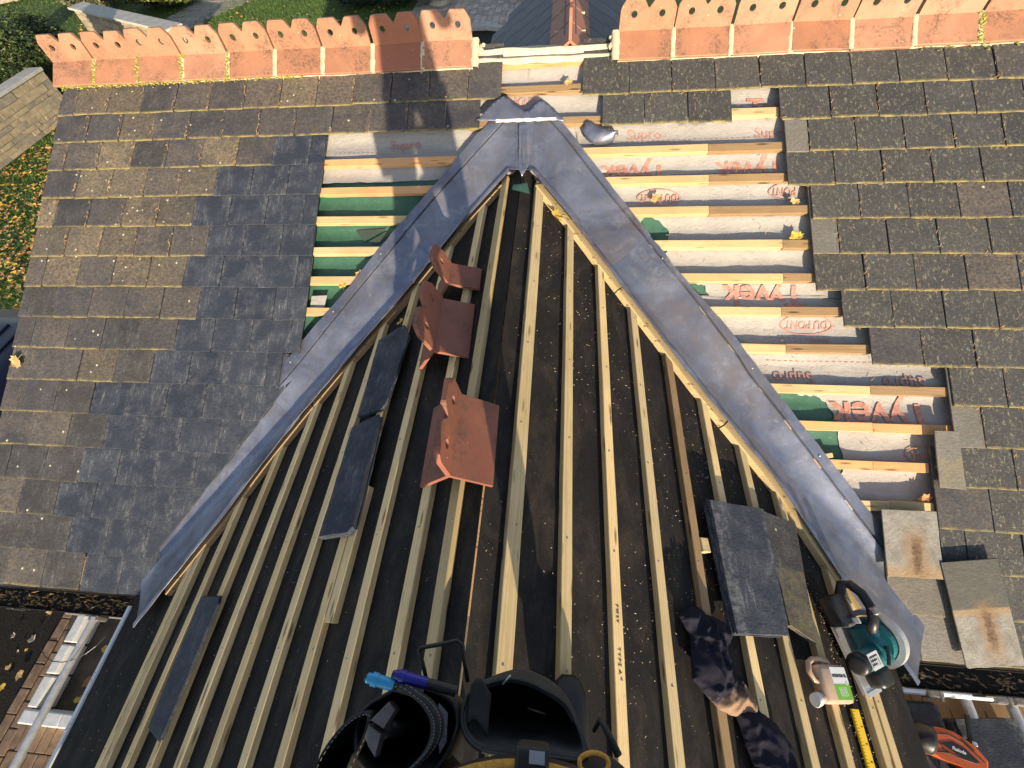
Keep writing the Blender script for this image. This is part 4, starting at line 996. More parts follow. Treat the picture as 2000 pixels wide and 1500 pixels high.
for p in ((2.63, -2.44, -1.6), (2.72, -2.44, -1.6), (2.3, -2.44, -1.6)):
    cpl = B().box((p[0] - .04, p[1] - .035, p[2] - .04), (p[0] + .04, p[1] + .04, p[2] + .035), None, .010).tube([(p[0] + .02, p[1] - .05, p[2] + .03), (p[0] + .02, p[1] + .05, p[2] + .03)], .008, 8); cpl.out('coupler', STEELD, sc)
def deck_slates(label, x, y, n, rot, w, L):
    W0 = FW(x, y, DZ, rot); root = thing('slate_stack', label, 'slate stack', W0, 'slate stacks on the scaffold')
    for i in range(n):
        d = plate_mesh('slate', [(px, py - L / 2) for px, py in outline(w, L)], .0065, SL_NEW)
        link('slate', d, root, W0 @ Matrix.Translation((random.uniform(-.008, .008), random.uniform(-.008, .008), .0075 * i)) @ Matrix.Rotation(random.uniform(-.02, .02), 4, 'Z'))
deck_slates('tall stack of dark slates on the scaffold beside the roof edge', 2.19, -2.75, 14, .03, .255, .5)
deck_slates('dark slates on the scaffold at the right picture edge', 2.555, -2.80, 12, .10, .30, .5)
ORG = plain('orange_plastic', (.52, .105, .030), .42, 0, .10, 25, .08)
gun = thing('nail_gun', 'orange and black cordless nail gun lying on dark slates on the scaffold', 'nail gun', FW(2.27, -2.695, DZ + .107, -.30)); WG = WM[gun.name]
def gp(n, b, m, smooth=False, parent=gun): return b.out(n, m, parent, WG, smooth)
prof = [(-.10, -.05), (-.06, -.055), (.0, -.052), (.07, -.05), (.12, -.04), (.135, -.02), (.14, .02), (.115, .035), (.085, .048), (.05, .078), (.0, .088), (-.06, .082), (-.10, .070)]
b = B().prism(prof, .0, .075); bm = bmesh.new()
vs_ = [bm.verts.new(v) for v in b.v]; [bm.faces.new([vs_[i] for i in f]) for f in b.f]; bmesh.ops.bevel(bm, geom=bm.edges[:], offset=.010, segments=2, profile=.6, affect='EDGES'); bm.verts.index_update()
bod = gp('body', B().add([v.co.copy() for v in bm.verts], [[v.index for v in f.verts] for f in bm.faces]), ORG); bm.free()
gp('rear_cap', B().lathe([(.030, -.05), (.050, -.042), (.062, -.015), (.066, .012), (.066, .03)], 24, mat4((-.125, .012, .045), (0, 1, 0), (0, 0, 1), (1, 0, 0))), BLACKP, True)
b = B()
for k in range(10): b.box((-.108, -.045 + .0125 * k, .060), (-.094, -.038 + .0125 * k, .079))
gp('vent_ribs', b, BLACKP)
gp('badge', B().prism([(-.070, .012), (-.01, .042), (.045, .030), (.10, -.005), (.02, -.012)], .0745, .0765), BLACKP, False, bod)
gp('groove', B().tube([(-.085, .045, .075), (-.03, .064, .075), (.04, .052, .075), (.12, .005, .074)], .0028, 6).tube([(-.085, .03, .075), (-.05, -.01, .075), (.0, -.02, .075), (.09, -.012, .075)], .0026, 6).tube([(.03, .066, .075), (.08, .038, .075)], .003, 6).tube([(-.08, -.03, .075), (-.03, -.015, .075)], .003, 6), BLACKP, False, bod)
vs, fs = text_mesh('Paslode', .021, .0007, False)
gp('badge_text', B().add([(v.x * .9 + .014 + v.y * .15, v.y + .012, .0772) for v in vs], fs), WHITEP, False, bod)
gp('nose', B().box((.075, .05, .02), (.12, .085, .06), None, .008).box((.085, .085, .03), (.105, .20, .045), None, .004), BLACKP)
gp('nose_clip', B().box((.085, .062, .058), (.108, .080, .066), None, .003), STEEL)
gp('handle', B().tube([(.05, -.045, .04), (.04, -.11, .04), (.02, -.18, .04)], [.028, .026, .03], 12), ORG, True)
gp('magazine', B().box((.10, -.20, .015), (.135, -.03, .055), None, .006), BLACKP)

# ------------------------------------------------------------------ the ground, garden and yard
def grid(name, x0, x1, y0, y1, n, m, zf, k='structure'):
    V = []; F = []
    for i in range(n + 1):
        for j in range(n + 1):
            x = x0 + (x1 - x0) * i / n; y = y0 + (y1 - y0) * j / n; V.append((x, y, zf(x, y)))
    for i in range(n):
        for j in range(n): q = i * (n + 1) + j; F.append((q, q + n + 1, q + n + 2, q + 1))
    return kind(obj(name, V, F, m, smooth=True), k)
t = NT('lawn'); v = t.co(shift=False); n = t.noise(v, .6, 5); f = t.noise(v, 30, 6, .7)
c = t.mix(n, (.030, .060, .012), (.065, .12, .022)); c = t.mix(t.ramp(f, [(.4, 0.0), (.7, .8)]), c, (.10, .13, .03)); t.bump(f, .8, .03); LAWN = t.done(c, .8, 0, .2)
t = NT('soil'); v = t.co(shift=False); f = t.noise(v, 50, 6, .75); c = t.mix(f, (.008, .007, .006), (.032, .027, .023)); t.bump(f, 1.0, .02); SOIL = t.done(c, .9, 0, .2)
grid('ground', -70, 70, -50, 90, 60, LAWN, lambda x, y: GZ - .02 + (0 if abs(x) < 22 and -8 < y < 22 else .15 * nz(x * .1, y * .1)))
kind(obj('soil_bed', [(-7.4, -.6, GZ - .008), (-4.97, -.6, GZ - .008), (-4.97, -8, GZ - .008), (-7.4, -8, GZ - .008)], [(3, 2, 1, 0)], SOIL), 'structure')
yard = kind(obj('yard', [(-4.97, -.6, GZ - .006), (4.5, -.6, GZ - .006), (4.5, -8, GZ - .006), (-4.97, -8, GZ - .006)], [(3, 2, 1, 0)], plain('yard_dirt', (.10, .075, .05), .9, 0, .4, 14, .6)), 'structure')
PAVM = plain('brown_paver', (.24, .155, .095), .8, 0, .35, 12, .5)
PV = [me('paver', B().box((-.098, -.047, 0), (.098, .047, .05), None, .006).v, B().box((-.098, -.047, 0), (.098, .047, .05), None, .006).f, PAVM) for _ in range(1)]
def paver(x, y, rot, parent, d=None, z=GZ - .035): link('paver', d or PV[0], parent, FW(x, y, z + random.uniform(-.004, .004), rot + random.uniform(-.02, .02)))
for k in range(14): paver(-4.905, -2.10 - .205 * k, pi / 2, yard); paver(-4.79, -2.2 - .205 * k, pi / 2, yard)
for j in range(10):
    for k in range(7): paver(-4.72 + .104 * k + (.05 if j % 2 else 0), -3.38 - .205 * j, pi / 2, yard)
# white kerb round the light well
kerb = thing('white_kerb', 'white painted block kerb round the light well beside the left wing', 'kerb', FW(-4.4, -2.8, GZ))
for k in range(3): B().box((-4.595, -2.36 - .263 * (k + 1) + .008, GZ), (-4.495, -2.36 - .263 * k - .008, GZ + .20), None, .012).out('kerb_block', WPAINT, kerb)
for k in range(4): B().box((-4.60 + .20 * k, -3.60, GZ) if False else (-4.605 + .205 * k, -3.265, GZ), (-4.605 + .205 * k + .2, -3.155, GZ + .20), None, .012).out('kerb_block', WPAINT, kerb)
well = kind(obj('light_well', [(-4.50, -2.2, GZ - .003), (-2.2, -2.2, GZ - .003), (-2.2, -3.18, GZ - .003), (-4.5, -3.18, GZ - .003)], [(3, 2, 1, 0)], plain('well_dirt', (.085, .065, .045), .9, 0, .5, 5, .7)), 'structure')
# left scaffold tubes
st = thing('scaffold_tube_frame', 'white galvanised scaffold tubes crossing below the left eave', 'scaffold', FW(-3.1, -2.8, GZ))
B().tube([(-3.03, -2.36, -1.90), (-3.03, -3.62, -1.90)], .0242, 14).out('scaffold_tube', GALV, st)
B().tube([(-3.32, -2.41, -1.955), (-1.9, -2.41, -1.955)], .0242, 14).out('scaffold_tube', STEELD, st); B().tube([(-3.65, -3.50, -1.95), (-2.1, -3.36, -1.95)], .0242, 14).out('scaffold_tube', STEELD, st)
B().tube([(-3.28, -3.47, GZ), (-3.28, -3.47, -1.95)], .0242, 14).out('scaffold_tube', GALV, st)
for p in ((-3.03, -2.42, -1.925), (-3.03, -3.46, -1.925)):
    B().box((p[0] - .04, p[1] - .04, p[2] - .05), (p[0] + .04, p[1] + .04, p[2] + .04), None, .010).tube([(p[0] + .05, p[1], p[2] - .03), (p[0] + .05, p[1], p[2] + .05)], .007, 8).out('coupler', STEELD, st)
tag(B().tube([(-3.02 + .16 * cos(a * .35) - .02 * a, -2.55 - .17 * sin(a * .35), -1.88) for a in range(-2, 12)], .0028, 6).out('loose_wire', BLACKP), 'thin dark wire looped over the white scaffold tube', 'wire')
# leaves on the ground
def leaf_scatter(name, n, zone, mats, smin, smax, lift=.01):
    b = B()
    for _ in range(n):
        p = zone()
        if p is None: continue
        a = random.uniform(0, 6.3); s = random.uniform(smin, smax); tx, ty = random.uniform(-.5, .5), random.uniform(-.5, .5); b.m = random.randrange(len(mats))
        pol = [(-.5, -.1), (-.2, -.35), (.15, -.3), (.5, .0), (.18, .12), (.2, .45), (-.1, .25), (-.4, .3)]
        b.add([(p[0] + s * (x * cos(a) - y * sin(a)), p[1] + s * (x * sin(a) + y * cos(a)), p[2] + lift + s * abs(x * tx + y * ty) * .9 + s * .25 * (x * x)) for x, y in pol], [tuple(range(8))])
    return kind(b.out(name, mats), 'stuff')
leaf_scatter('fallen_leaves', 5200, lambda: (lambda x, y: (x, y, GZ) if nz(x * .5, y * .5) + .9 * math.exp(-((y - 4.3) / 1.6) ** 2) > random.uniform(-.1, .9) else None)(random.uniform(-13, -6.5), random.uniform(1.5, 9)), LEAFM, .05, .13)
leaf_scatter('fallen_leaves', 1500, lambda: (lambda x, y: (x, y, GZ) if nz(x * .3, y * .3) > random.uniform(-.5, .4) else None)(random.uniform(-24, 1), random.uniform(9, 26)), LEAFM[:2], .07, .15, .03)
leaf_scatter('fallen_leaves', 90, lambda: (random.uniform(-6.5, -5.0), random.uniform(-5, -1.9), GZ), LEAFM[:2] + [MORTAR], .03, .11)
leaf_scatter('fallen_leaves', 60, lambda: (random.uniform(-4.3, -3.2), random.uniform(-3.5, -2.3), GZ), LEAFM, .06, .13)
# grass blades
def grass(name, n, zone):
    b = B(); G1 = plain('grass_blade', (.06, .13, .020), .7, 0, .5, 3, 0); G2 = plain('grass_blade_light', (.11, .17, .035), .7, 0, .4, 3, 0)
    for _ in range(n):
        x, y = zone(); a = random.uniform(0, 6.3); h = random.uniform(.03, .07); w = .007; b.m = random.random() < .4
        lx, ly = random.uniform(-.03, .03), random.uniform(-.03, .03)
        b.add([(x - w * cos(a), y - w * sin(a), GZ - .02), (x + w * cos(a), y + w * sin(a), GZ - .02), (x + lx, y + ly, GZ - .02 + h)], [(0, 1, 2)])
    return kind(b.out(name, [G1, G2]), 'stuff')
grass('grass', 90000, lambda: random.choice([(random.uniform(-14, -6), random.uniform(2, 10)), (random.uniform(-24, -4), random.uniform(11, 22)), (random.uniform(-13, -4), random.uniform(13, 19))]))

# foliage
def foliage(name, label, cat, W, size, n, leafs, cols, group=None, stem=True, bare=.0):
    root = thing(name, label, cat, W, group); mats = [plain(name + '_leaf', c, .55, 0, .35, 6, .1) for c in cols]
    b = B(); sx, sy, sz = size; k0 = random.uniform(0, 90)
    for _ in range(n):
        d = Vector((random.gauss(0, 1), random.gauss(0, 1), random.gauss(0, 1))).normalized(); r = random.uniform(.45, 1) ** .4
        r *= 1 + .38 * nz(d.x * 1.8 + k0, d.y * 1.8, d.z * 1.8) + .14 * nz(d.x * 5 + k0, d.y * 5, d.z * 5)
        p = Vector((d.x * sx * r, d.y * sy * r, sz * (1 + d.z * r)))
        if p.z < .02: p.z = random.uniform(.02, .3) * sz
        s = random.uniform(*leafs); q = Matrix.Rotation(random.uniform(0, 6.3), 3, 'Z') @ Matrix.Rotation(random.uniform(-1.2, 1.2), 3, 'X') @ Matrix.Rotation(random.uniform(-.8, .8), 3, 'Y'); b.m = random.randrange(len(mats))
        b.add([p + q @ Vector(t_) * s for t_ in ((-.5, 0, 0), (-.1, -.28, .08), (.5, 0, 0), (-.1, .28, .08))], [(0, 1, 2, 3)])
    b.out('crown', mats, root, W)
    if stem:
        b = B()
        for k in range(6): a = k * 1.05; b.tube([(0, 0, 0), (sx * .2 * cos(a), sy * .2 * sin(a), sz * .6), (sx * .55 * cos(a), sy * .55 * sin(a), sz * 1.3)], [.04, .03, .012], 6)
        b.out('trunk', W_OLD, root, W)
    return root
foliage('ivy_bush', 'dark ivy covered bush at the end of the stone wall, left of the ridge', 'bush', FW(-14.2, 10.4, GZ), (.75, 1.45, .92), 14000, (.06, .12), [(.022, .042, .012), (.035, .06, .016), (.06, .085, .022)])
foliage('shrub', 'sunlit yellow green shrub behind the sloping garden wall', 'shrub', FW(-15.2, 18.2, GZ), (1.6, 1.3, .8), 9000, (.10, .18), [(.06, .085, .015), (.10, .13, .025), (.16, .17, .04)])
foliage('lavender_bush', 'pale feathery bush at the far end of the sloping garden wall', 'shrub', FW(-18.5, 18.8, GZ), (1.2, 1.0, .5), 5000, (.06, .18), [(.16, .15, .08), (.10, .11, .05)])
foliage('box_hedge', 'low dark clipped hedge behind the dark ridge tile', 'hedge', FW(-6.1, 16.6, GZ), (1.9, .9, .42), 12000, (.06, .11), [(.012, .032, .010), (.022, .05, .014)])
foliage('clipped_bush', 'dark clipped bush at the far side of the paved patio', 'bush', FW(-1.3, 17.2, GZ), (.8, .7, .5), 6000, (.06, .11), [(.010, .028, .009), (.02, .045, .013)])
foliage('grey_bush', 'dull grey green bush beyond the left stone wall', 'bush', FW(-14.6, 8.6, GZ), (.8, 1.0, .5), 6000, (.07, .13), [(.05, .055, .035), (.035, .045, .025)])

STONE = plain('buff_stone', (.36, .29, .19), .85, 0, .3, 8, .6); STONE2 = plain('grey_stone', (.27, .235, .18), .85, 0, .3, 8, .6); COPE = plain('coping_stone', (.42, .41, .37), .8, 0, .15, 6, .4)
def stone_wall(name, label, p0, p1, h, thick, z0=GZ, cope=.06, hrow=.15, side=1):
    p0, p1 = Vector(p0), Vector(p1); L = (p1 - p0).length; X = (p1 - p0).normalized(); Y = Vector((-X.y, X.x, 0)); W = mat4((p0.x, p0.y, z0), X, Y, (0, 0, 1))
    root = thing(name, label, 'wall', W); B().box((0, -thick / 2 + .02, 0), (L, thick / 2 - .02, h)).out('core', MORTAR, root, W)
    for sd in (-1, 1):
        z = 0
        while z < h - .02:
            x = 0; hh = min(random.choice([.10, .14, .17, .2]), h - z)
            while x < L - .02:
                w = min(random.choice([.22, .3, .38, .48, .6]), L - x)
                if L - x - w < .1: w = L - x
                pr = random.uniform(.0, .018)
                B().box((x + .006, (thick / 2 - .02 if sd > 0 else -thick / 2 - pr), z + .006), (x + w - .006, (thick / 2 + pr if sd > 0 else -thick / 2 + .02), z + hh - .006), None, .008).out('stone', random.choice([STONE, STONE, STONE2]), root, W)
                x += w
            z += hh
    x = 0
    while x < L - .01:
        w = min(.6, L - x); B().box((x + .003, -thick / 2 - cope, h), (x + w - .003, thick / 2 + cope, h + .07), None, .010).out('coping', COPE, root, W); x += w
stone_wall('stone_wall', 'buff stone garden wall left of the roof with a pale flat coping', (-13.25, 5.2, 0), (-13.25, 9.4, 0), 1.0, .30)
stone_wall('stone_wall', 'sunlit garden wall with a sloping line behind the left ridge tiles', (-17.1, 16.0, 0), (-11.7, 13.1, 0), .64, .32, cope=.14)
stone_wall('stone_pier', 'cream sunlit stone pier beyond the dark ivy bush', (-18.9, 13.3, 0), (-18.1, 13.7, 0), .8, .5)
for nm, lab, x, y in (('garden_steps', 'stone garden steps in the far left corner', -24.5, 20.0),):
    W = FW(x, y, GZ, .6); rt = thing(nm, lab, 'steps', W)
    for k in range(5): B().box((-1.6, -.35 + .4 * k, .0), (1.6, .05 + .4 * k, .15 + .14 * k), None, .012).out('step', COPE if k % 2 else STONE2, rt, W)
    for k in range(3): B().tube([(-1.4 + 1.1 * k, -.3, 0), (-1.4 + 1.1 * k, 1.4, 1.1)], .035, 8).out('rail', WPAINT, rt, W)
# paved path and patio
t = NT('patio_joint'); PJ = t.done(t.mix(t.noise(t.co(shift=False), 20, 4), (.12, .09, .07), (.2, .16, .12)), .9)
path = kind(obj('garden_path', [(-14.7, 15.6, GZ - .008), (-12.9, 14.9, GZ - .008), (-12.3, 17.2, GZ - .008), (-9.5, 21.5, GZ - .008), (-11.3, 22.5, GZ - .008), (-14.2, 18.6, GZ - .008)], [(0, 1, 2, 3, 4, 5)], PJ), 'structure')
SLABM = plain('grey_flag', (.31, .27, .23), .8, 0, .3, 6, .5)
pp = [(-14.6, 15.65), (-12.95, 14.98), (-12.38, 17.2), (-9.6, 21.5), (-11.3, 22.4), (-14.1, 18.55)]
for i in range(24):
    for j in range(16):
        px, py = -15 + .34 * j + (.17 if i % 2 else 0), 14.9 + .32 * i
        if inside((px, py), pp): B().box((-.16, -.15, 0), (.16, .15, .03), None, .008).out('flagstone', SLABM, path, FW(px, py, GZ - .03 + random.uniform(-.004, .004), random.uniform(-.02, .02)))
patio = kind(obj('patio', [(-5.0, 13.6, GZ - .007), (1.5, 13.6, GZ - .007), (1.5, 22, GZ - .007), (-5.0, 22, GZ - .007)], [(0, 1, 2, 3)], PJ), 'structure')
PATM = [plain('grey_pink_paver', (.36, .29, .25), .8, 0, .3, 5, .5), plain('light_paver', (.46, .40, .35), .8, 0, .25, 5, .5)]
PVB = [me('paver', B().box((-.097, -.145, 0), (.097, .145, .04), None, .008).v, B().box((-.097, -.145, 0), (.097, .145, .04), None, .008).f, m) for m in PATM]
n = 0
for j in range(10):
    for i in range(27):
        x = -4.85 + .205 * i; y = 14.15 + .30 * j + (.15 if i % 2 else 0)
        if n < 290: link('paver', random.choice(PVB), patio, FW(x, y, GZ - .036 + random.uniform(-.004, .004), random.uniform(-.015, .015))); n += 1
# curved coping of the sunken bed
b = B(); rows = []
for k in range(25):
    a = pi * (.12 + .76 * k / 24); rows.append([Vector((-2.5 + r * cos(a), 12.3 + r * .95 * sin(a), z)) for r, z in ((1.50, GZ - .4), (1.50, GZ + .10), (1.74, GZ + .10), (1.74, GZ - .1))])
tag(b.loft(rows, close=False).out('curved_kerb', COPE), 'pale curved stone kerb at the near edge of the patio', 'kerb')
kind(obj('sunken_bed', [(-4.4, 11.5, GZ - .003), (-.6, 11.5, GZ - .003)] + [(-2.5 + 1.55 * cos(pi * k / 12), 12.3 + 1.48 * sin(pi * k / 12), GZ - .003) for k in range(13)], [tuple(range(15))], SOIL), 'structure')
# stone urn
urn = thing('stone_urn', 'weathered round stone planter standing on the patio', 'planter', FW(-4.1, 16.35, GZ)); WU = WM[urn.name]
B().lathe([(.34, 0), (.36, .05), (.30, .10), (.26, .14), (.44, .22), (.66, .38), (.78, .58), (.80, .72), (.84, .76), (.82, .80), (.72, .80), (.68, .70)], 40).out('bowl', plain('weathered_stone', (.42, .37, .31), .85, 0, .3, 5, .5), urn, WU, True)
B().lathe([(.69, .60), (.69, .70)], 30).out('soil', SOIL, urn, WU)

# car in the drive: seen from above over the verge
NAVY = plain('navy_paint', (.006, .009, .030), .34, 0, .06, 4, .02, .3); GLASS = plain('dark_glass', (.006, .008, .010), .06, 0, .05, 3, .0, 1.0); RUB = plain('rubber_trim', (.03, .03, .03), .6, 0, .2, 30, .1)
W = FW(-6.15, -1.2, GZ, 0.0); car = thing('parked_car', 'dark navy car with a ribbed roof parked below the left verge', 'car', W)
def sec(y, w, z0, z1, wr, n=9):                # half-superellipse cross-section
    r = [Vector((-w, y, z0))]
    for k in range(n + 1):
        a = pi - pi * k / n; r.append(Vector((wr * abs(cos(a)) ** .35 * (1 if cos(a) > 0 else -1), y, z1 - .10 + .10 * sin(a) ** .5)))
    return r + [Vector((w, y, z0))]
B().loft([sec(-.72, .80, .35, .80, .74), sec(-.62, .87, .3, .98, .82), sec(.3, .90, .28, 1.02, .86), sec(1.7, .90, .28, 1.0, .85), sec(2.6, .88, .3, .95, .80), sec(3.05, .80, .35, .80, .70)]).out('body', NAVY, car, W, True)
rf = B().loft([sec(-.66, .80, .95, 1.35, .62), sec(-.4, .80, .95, 1.60, .66), sec(.5, .82, .98, 1.66, .70), sec(1.5, .80, .98, 1.62, .67), sec(1.78, .80, .98, 1.57, .64)]).out('roof', NAVY, car, W, True)
for x in (-.42, -.2, .2, .42): B().tube([(x, -.38, 1.61), (x, .5, 1.665), (x, 1.5, 1.625)], .016, 8).out('roof_rib', NAVY, rf, W, True)
B().add([(-.64, 1.79, 1.56), (.64, 1.79, 1.56), (.80, 2.42, .99), (-.80, 2.42, .99)], [(3, 2, 1, 0)]).out('windscreen', GLASS, car, W)
B().tube([(-.86, 2.30, .99), (-.5, 2.46, 1.0), (0, 2.52, 1.01), (.5, 2.46, 1.0), (.86, 2.30, .99)], .045, 8).out('scuttle_trim', RUB, car, W, True)
for sx in (-1, 1):
    B().add([(sx * .825, -.3, 1.05), (sx * .83, 1.7, 1.02), (sx * .70, 1.45, 1.52), (sx * .70, -.25, 1.52)], [(0, 1, 2, 3)]).out('side_window', GLASS, car, W)
    for y in (-.1, 2.1):
        wh = B().lathe([(.30, -.1), (.33, -.08), (.33, .08), (.30, .1)], 24, mat4((sx * .80, y, .33), (0, 1, 0), (0, 0, 1), (1, 0, 0))).out('wheel', RUB, car, W); B().lathe([(.20, -.105), (.20, .105)], 16, mat4((sx * .80, y, .33), (0, 1, 0), (0, 0, 1), (1, 0, 0))).out('rim', STEEL, wh, W)

# ------------------------------------------------------------------ the roofer who holds the phone (stands behind the lens; only belt, pouches and boot reach the picture)
DENIM = plain('dark_workwear', (.016, .016, .018), .85, 0, .3, 60, .3); SKIN = plain('skin', (.50, .30, .21), .5, 0, .1, 20, .1); JACK = plain('dark_jacket', (.02, .021, .026), .8, 0, .3, 40, .3); HAIR = plain('brown_hair', (.05, .03, .018), .7, 0, .3, 90, .4)
SUEDE = plain('black_suede', (.030, .029, .029), .92, 0, .6, 14, .5); LEATH = plain('black_leather', (.012, .012, .0125), .55, 0, .3, 50, .25); THREAD = plain('pale_thread', (.22, .20, .175), .8, 0, .1, 40, .1); ORWEB = plain('orange_webbing', (.62, .30, .04), .75, 0, .2, 160, .4)
px, py = .225, -2.812
person = thing('person', 'roofer in dark workwear standing astride the ridge, seen as belt and boot', 'person', FW(px, py, -.1))
WP = WM[person.name]
def skin(name, V, E, R, m, parent, sub=2):
    d = bpy.data.meshes.new(name); d.from_pydata([tuple(v) for v in V], E, []); d.materials.append(m); o = link(name, d, parent, I4)
    o.modifiers.new('skin', 'SKIN'); sv = d.skin_vertices[0].data
    for i, r in enumerate(R): sv[i].radius = (r, r) if not isinstance(r, tuple) else r
    sv[0].use_root = True
    o.modifiers.new('sub', 'SUBSURF').levels = sub; o.modifiers['sub'].render_levels = sub
    for p in d.polygons: p.use_smooth = True
    dg = bpy.context.evaluated_depsgraph_get(); nd = bpy.data.meshes.new_from_object(o.evaluated_get(dg)); o.modifiers.clear(); o.data = nd; bpy.data.meshes.remove(d)
    if not nd.materials: nd.materials.append(m)
    for p in nd.polygons: p.use_smooth = True; p.material_index = 0
    return o
hipL, hipR = (px - .10, py, .78), (px + .10, py, .78); kL, kR = (px - .20, py + .06, .36), (px + .11, py + .08, .37); aL, aR = (px - .27, py - .08, .05), (px + .085, py + .01, -.04)
tL, tR = (px - .25, py + .08, -.095), (px + .08, py + .195, -.06)
V = [(px, py, .86), (px, py - .01, 1.05), (px, py - .02, 1.25), (px, py - .01, 1.36), (px, py + .0, 1.43), (px, py + .01, 1.56),
     hipL, kL, aL, hipR, kR, aR, (px - .19, py - .02, 1.30), (px - .27, py + .0, 1.04), (px - .17, py + .10, 1.21), (px - .085, py + .150, 1.395),
     (px + .19, py - .02, 1.30), (px + .29, py - .0, 1.05), (px + .21, py + .10, 1.21), (px + .125, py + .150, 1.395)]
E = [(0, 1), (1, 2), (2, 3), (3, 4), (4, 5), (0, 6), (6, 7), (7, 8), (0, 9), (9, 10), (10, 11), (3, 12), (12, 13), (13, 14), (14, 15), (3, 16), (16, 17), (17, 18), (18, 19)]
R = [(.172, .125), (.155, .115), (.17, .11), (.10, .08), .055, .06, .105, .075, .052, .105, .075, .052, .062, .048, .036, .026, .062, .048, .036, .026]
body_ = skin('body', V, E, R, JACK, person)
body_.data.materials.append(DENIM)
for p in body_.data.polygons:
    if p.center.z < .86: p.material_index = 1
# head with a face
b = B()
hw = FW(px, py + .02, 1.59)
bm = bmesh.new(); bmesh.ops.create_uvsphere(bm, u_segments=28, v_segments=20, radius=1)
for v in bm.verts:
    x, y, z = v.co; v.co = Vector((x * .076 * (1 - .22 * max(0, -z)), y * .096 + .010 * max(0, -z), z * .118))
    fx_ = v.co.x; 
    if y > .6: v.co.y += .018 * math.exp(-(fx_ / .012) ** 2 - ((v.co.z + .008) / .022) ** 2) - .006 * math.exp(-((abs(fx_) - .03) / .014) ** 2 - ((v.co.z - .012) / .014) ** 2) + .004 * math.exp(-(fx_ / .025) ** 2 - ((v.co.z + .055) / .008) ** 2)
bm.verts.index_update(); b.add([v.co.copy() for v in bm.verts], [[v.index for v in f.verts] for f in bm.faces]); bm.free()
for sx in (-1, 1): b.lathe([(.006, -.006), (.018, -.004), (.020, .004), (.010, .008)], 12, mat4((sx * .076, -.005, .0), (0, 1, 0), (0, 0, 1), (sx, 0, 0)))
hd = b.out('head', SKIN, person, hw, True)
for sx in (-1, 1):
    B().lathe([(.0005, -.011), (.008, -.008), (.011, 0), (.008, .008), (.0005, .011)], 12, Matrix.Translation((sx * .030, .083, .013))).out('eye', WPAINT, hd, hw, True); B().lathe([(.0005, -.002), (.005, -.001), (.0005, .003)], 10, mat4((sx * .030, .0935, .013), (1, 0, 0), (0, 0, -1), (0, 1, 0))).out('iris', BLACKP, hd, hw)
b = B(); rows = []
for i in range(10):
    th = pi / 2 * i / 9 * 1.15; rows.append([Vector((.081 * sin(th) * cos(a), .101 * sin(th) * sin(a) - .004, .125 * cos(th))) for a in [2 * pi * k / 24 for k in range(24)]])
for r in rows:
    for v in r:
        if v.y > .045 and v.z < .065: v.y *= .82; v.z = max(v.z, .055)
b.loft(rows, caps=False).out('hair', HAIR, hd, hw, True)
# hands round the phone
def hand(pos, sx):
    o = Vector(pos); b_ = skin('hand', [o, o + Vector((sx * .004, .02, .035)), o + Vector((sx * .006, .03, .065))], [(0, 1), (1, 2)], [(.028, .016), (.040, .016), (.038, .014)], SKIN, person, 1)
    for k, l in enumerate((.030, .034, .032, .026)):
        a = o + Vector((sx * .002, .012 + .012 * 0, .062)) + Vector((-sx * .012, .014 * (k - 1.5) + .02, -.012 * k + .01))
        skin('finger', [a, a + Vector((-sx * .020, .008, .012)), a + Vector((-sx * (.020 + l * .6), .016, .010)), a + Vector((-sx * (.024 + l), .010, -.002))], [(0, 1), (1, 2), (2, 3)], [.009, .0085, .008, .007], SKIN, person, 1)
    a = o + Vector((-sx * .006, .0, .03)); skin('thumb', [a, a + Vector((-sx * .022, -.008, .018)), a + Vector((-sx * .045, -.006, .026))], [(0, 1), (1, 2)], [.011, .010, .008], SKIN, person, 1)
hand((px - .084, py + .152, 1.378), -1); hand((px + .124, py + .152, 1.378), 1)
# boots
for tx, ay, z0, rr in ((aL, tL, -.02, -.15), (aR, tR, -.13, .05)):
    base = Vector((tx[0], tx[1], z0 - .02)); L = .285; rings = []
    for t_, w, h0, h in ((-.30, .030, .0, .05), (-.24, .040, 0, .10), (-.05, .043, 0, .13), (.15, .040, 0, .125), (.35, .044, 0, .085), (.55, .052, 0, .070), (.72, .050, .0, .058), (.84, .038, .004, .045), (.90, .018, .012, .030)):
        rings.append([Vector((w * cos(a) * (1 if sin(a) > -.2 else .95), L * t_, h0 + (h - h0) * (.5 + .5 * (abs(sin(a)) ** .6) * (1 if sin(a) > 0 else -1)))) for a in [2 * pi * k / 16 for k in range(16)]])
    bt_ = B().loft(rings).out('boot', LEATH, person, FW(base.x, base.y, base.z + .02, rr), True)
# phone behind the lens (the camera looks out of its back)
Rm = cam.matrix_basis.to_3x3() if False else Matrix.Rotation(.0796, 3, 'Z') @ Matrix.Rotation(.0696, 3, 'Y') @ Matrix.Rotation(.5970, 3, 'X')
fw = Rm @ Vector((0, 0, -1)); rt_ = Rm @ Vector((1, 0, 0)); upv = Rm @ Vector((0, 1, 0)); co_ = Vector(cam.location) - fw * .010
WPH = mat4(co_ - rt_ * .05, rt_, upv, -fw); ph = thing('phone', 'black phone held out in both hands to take the picture', 'phone', WPH)
B().box((-.08, -.055, .0), (.07, .020, .009), None, .003).out('case', BLACKP, ph, WPH); B().box((-.075, -.050, .0092), (.065, .015, .0096)).out('screen', GLASS, ph, WPH)

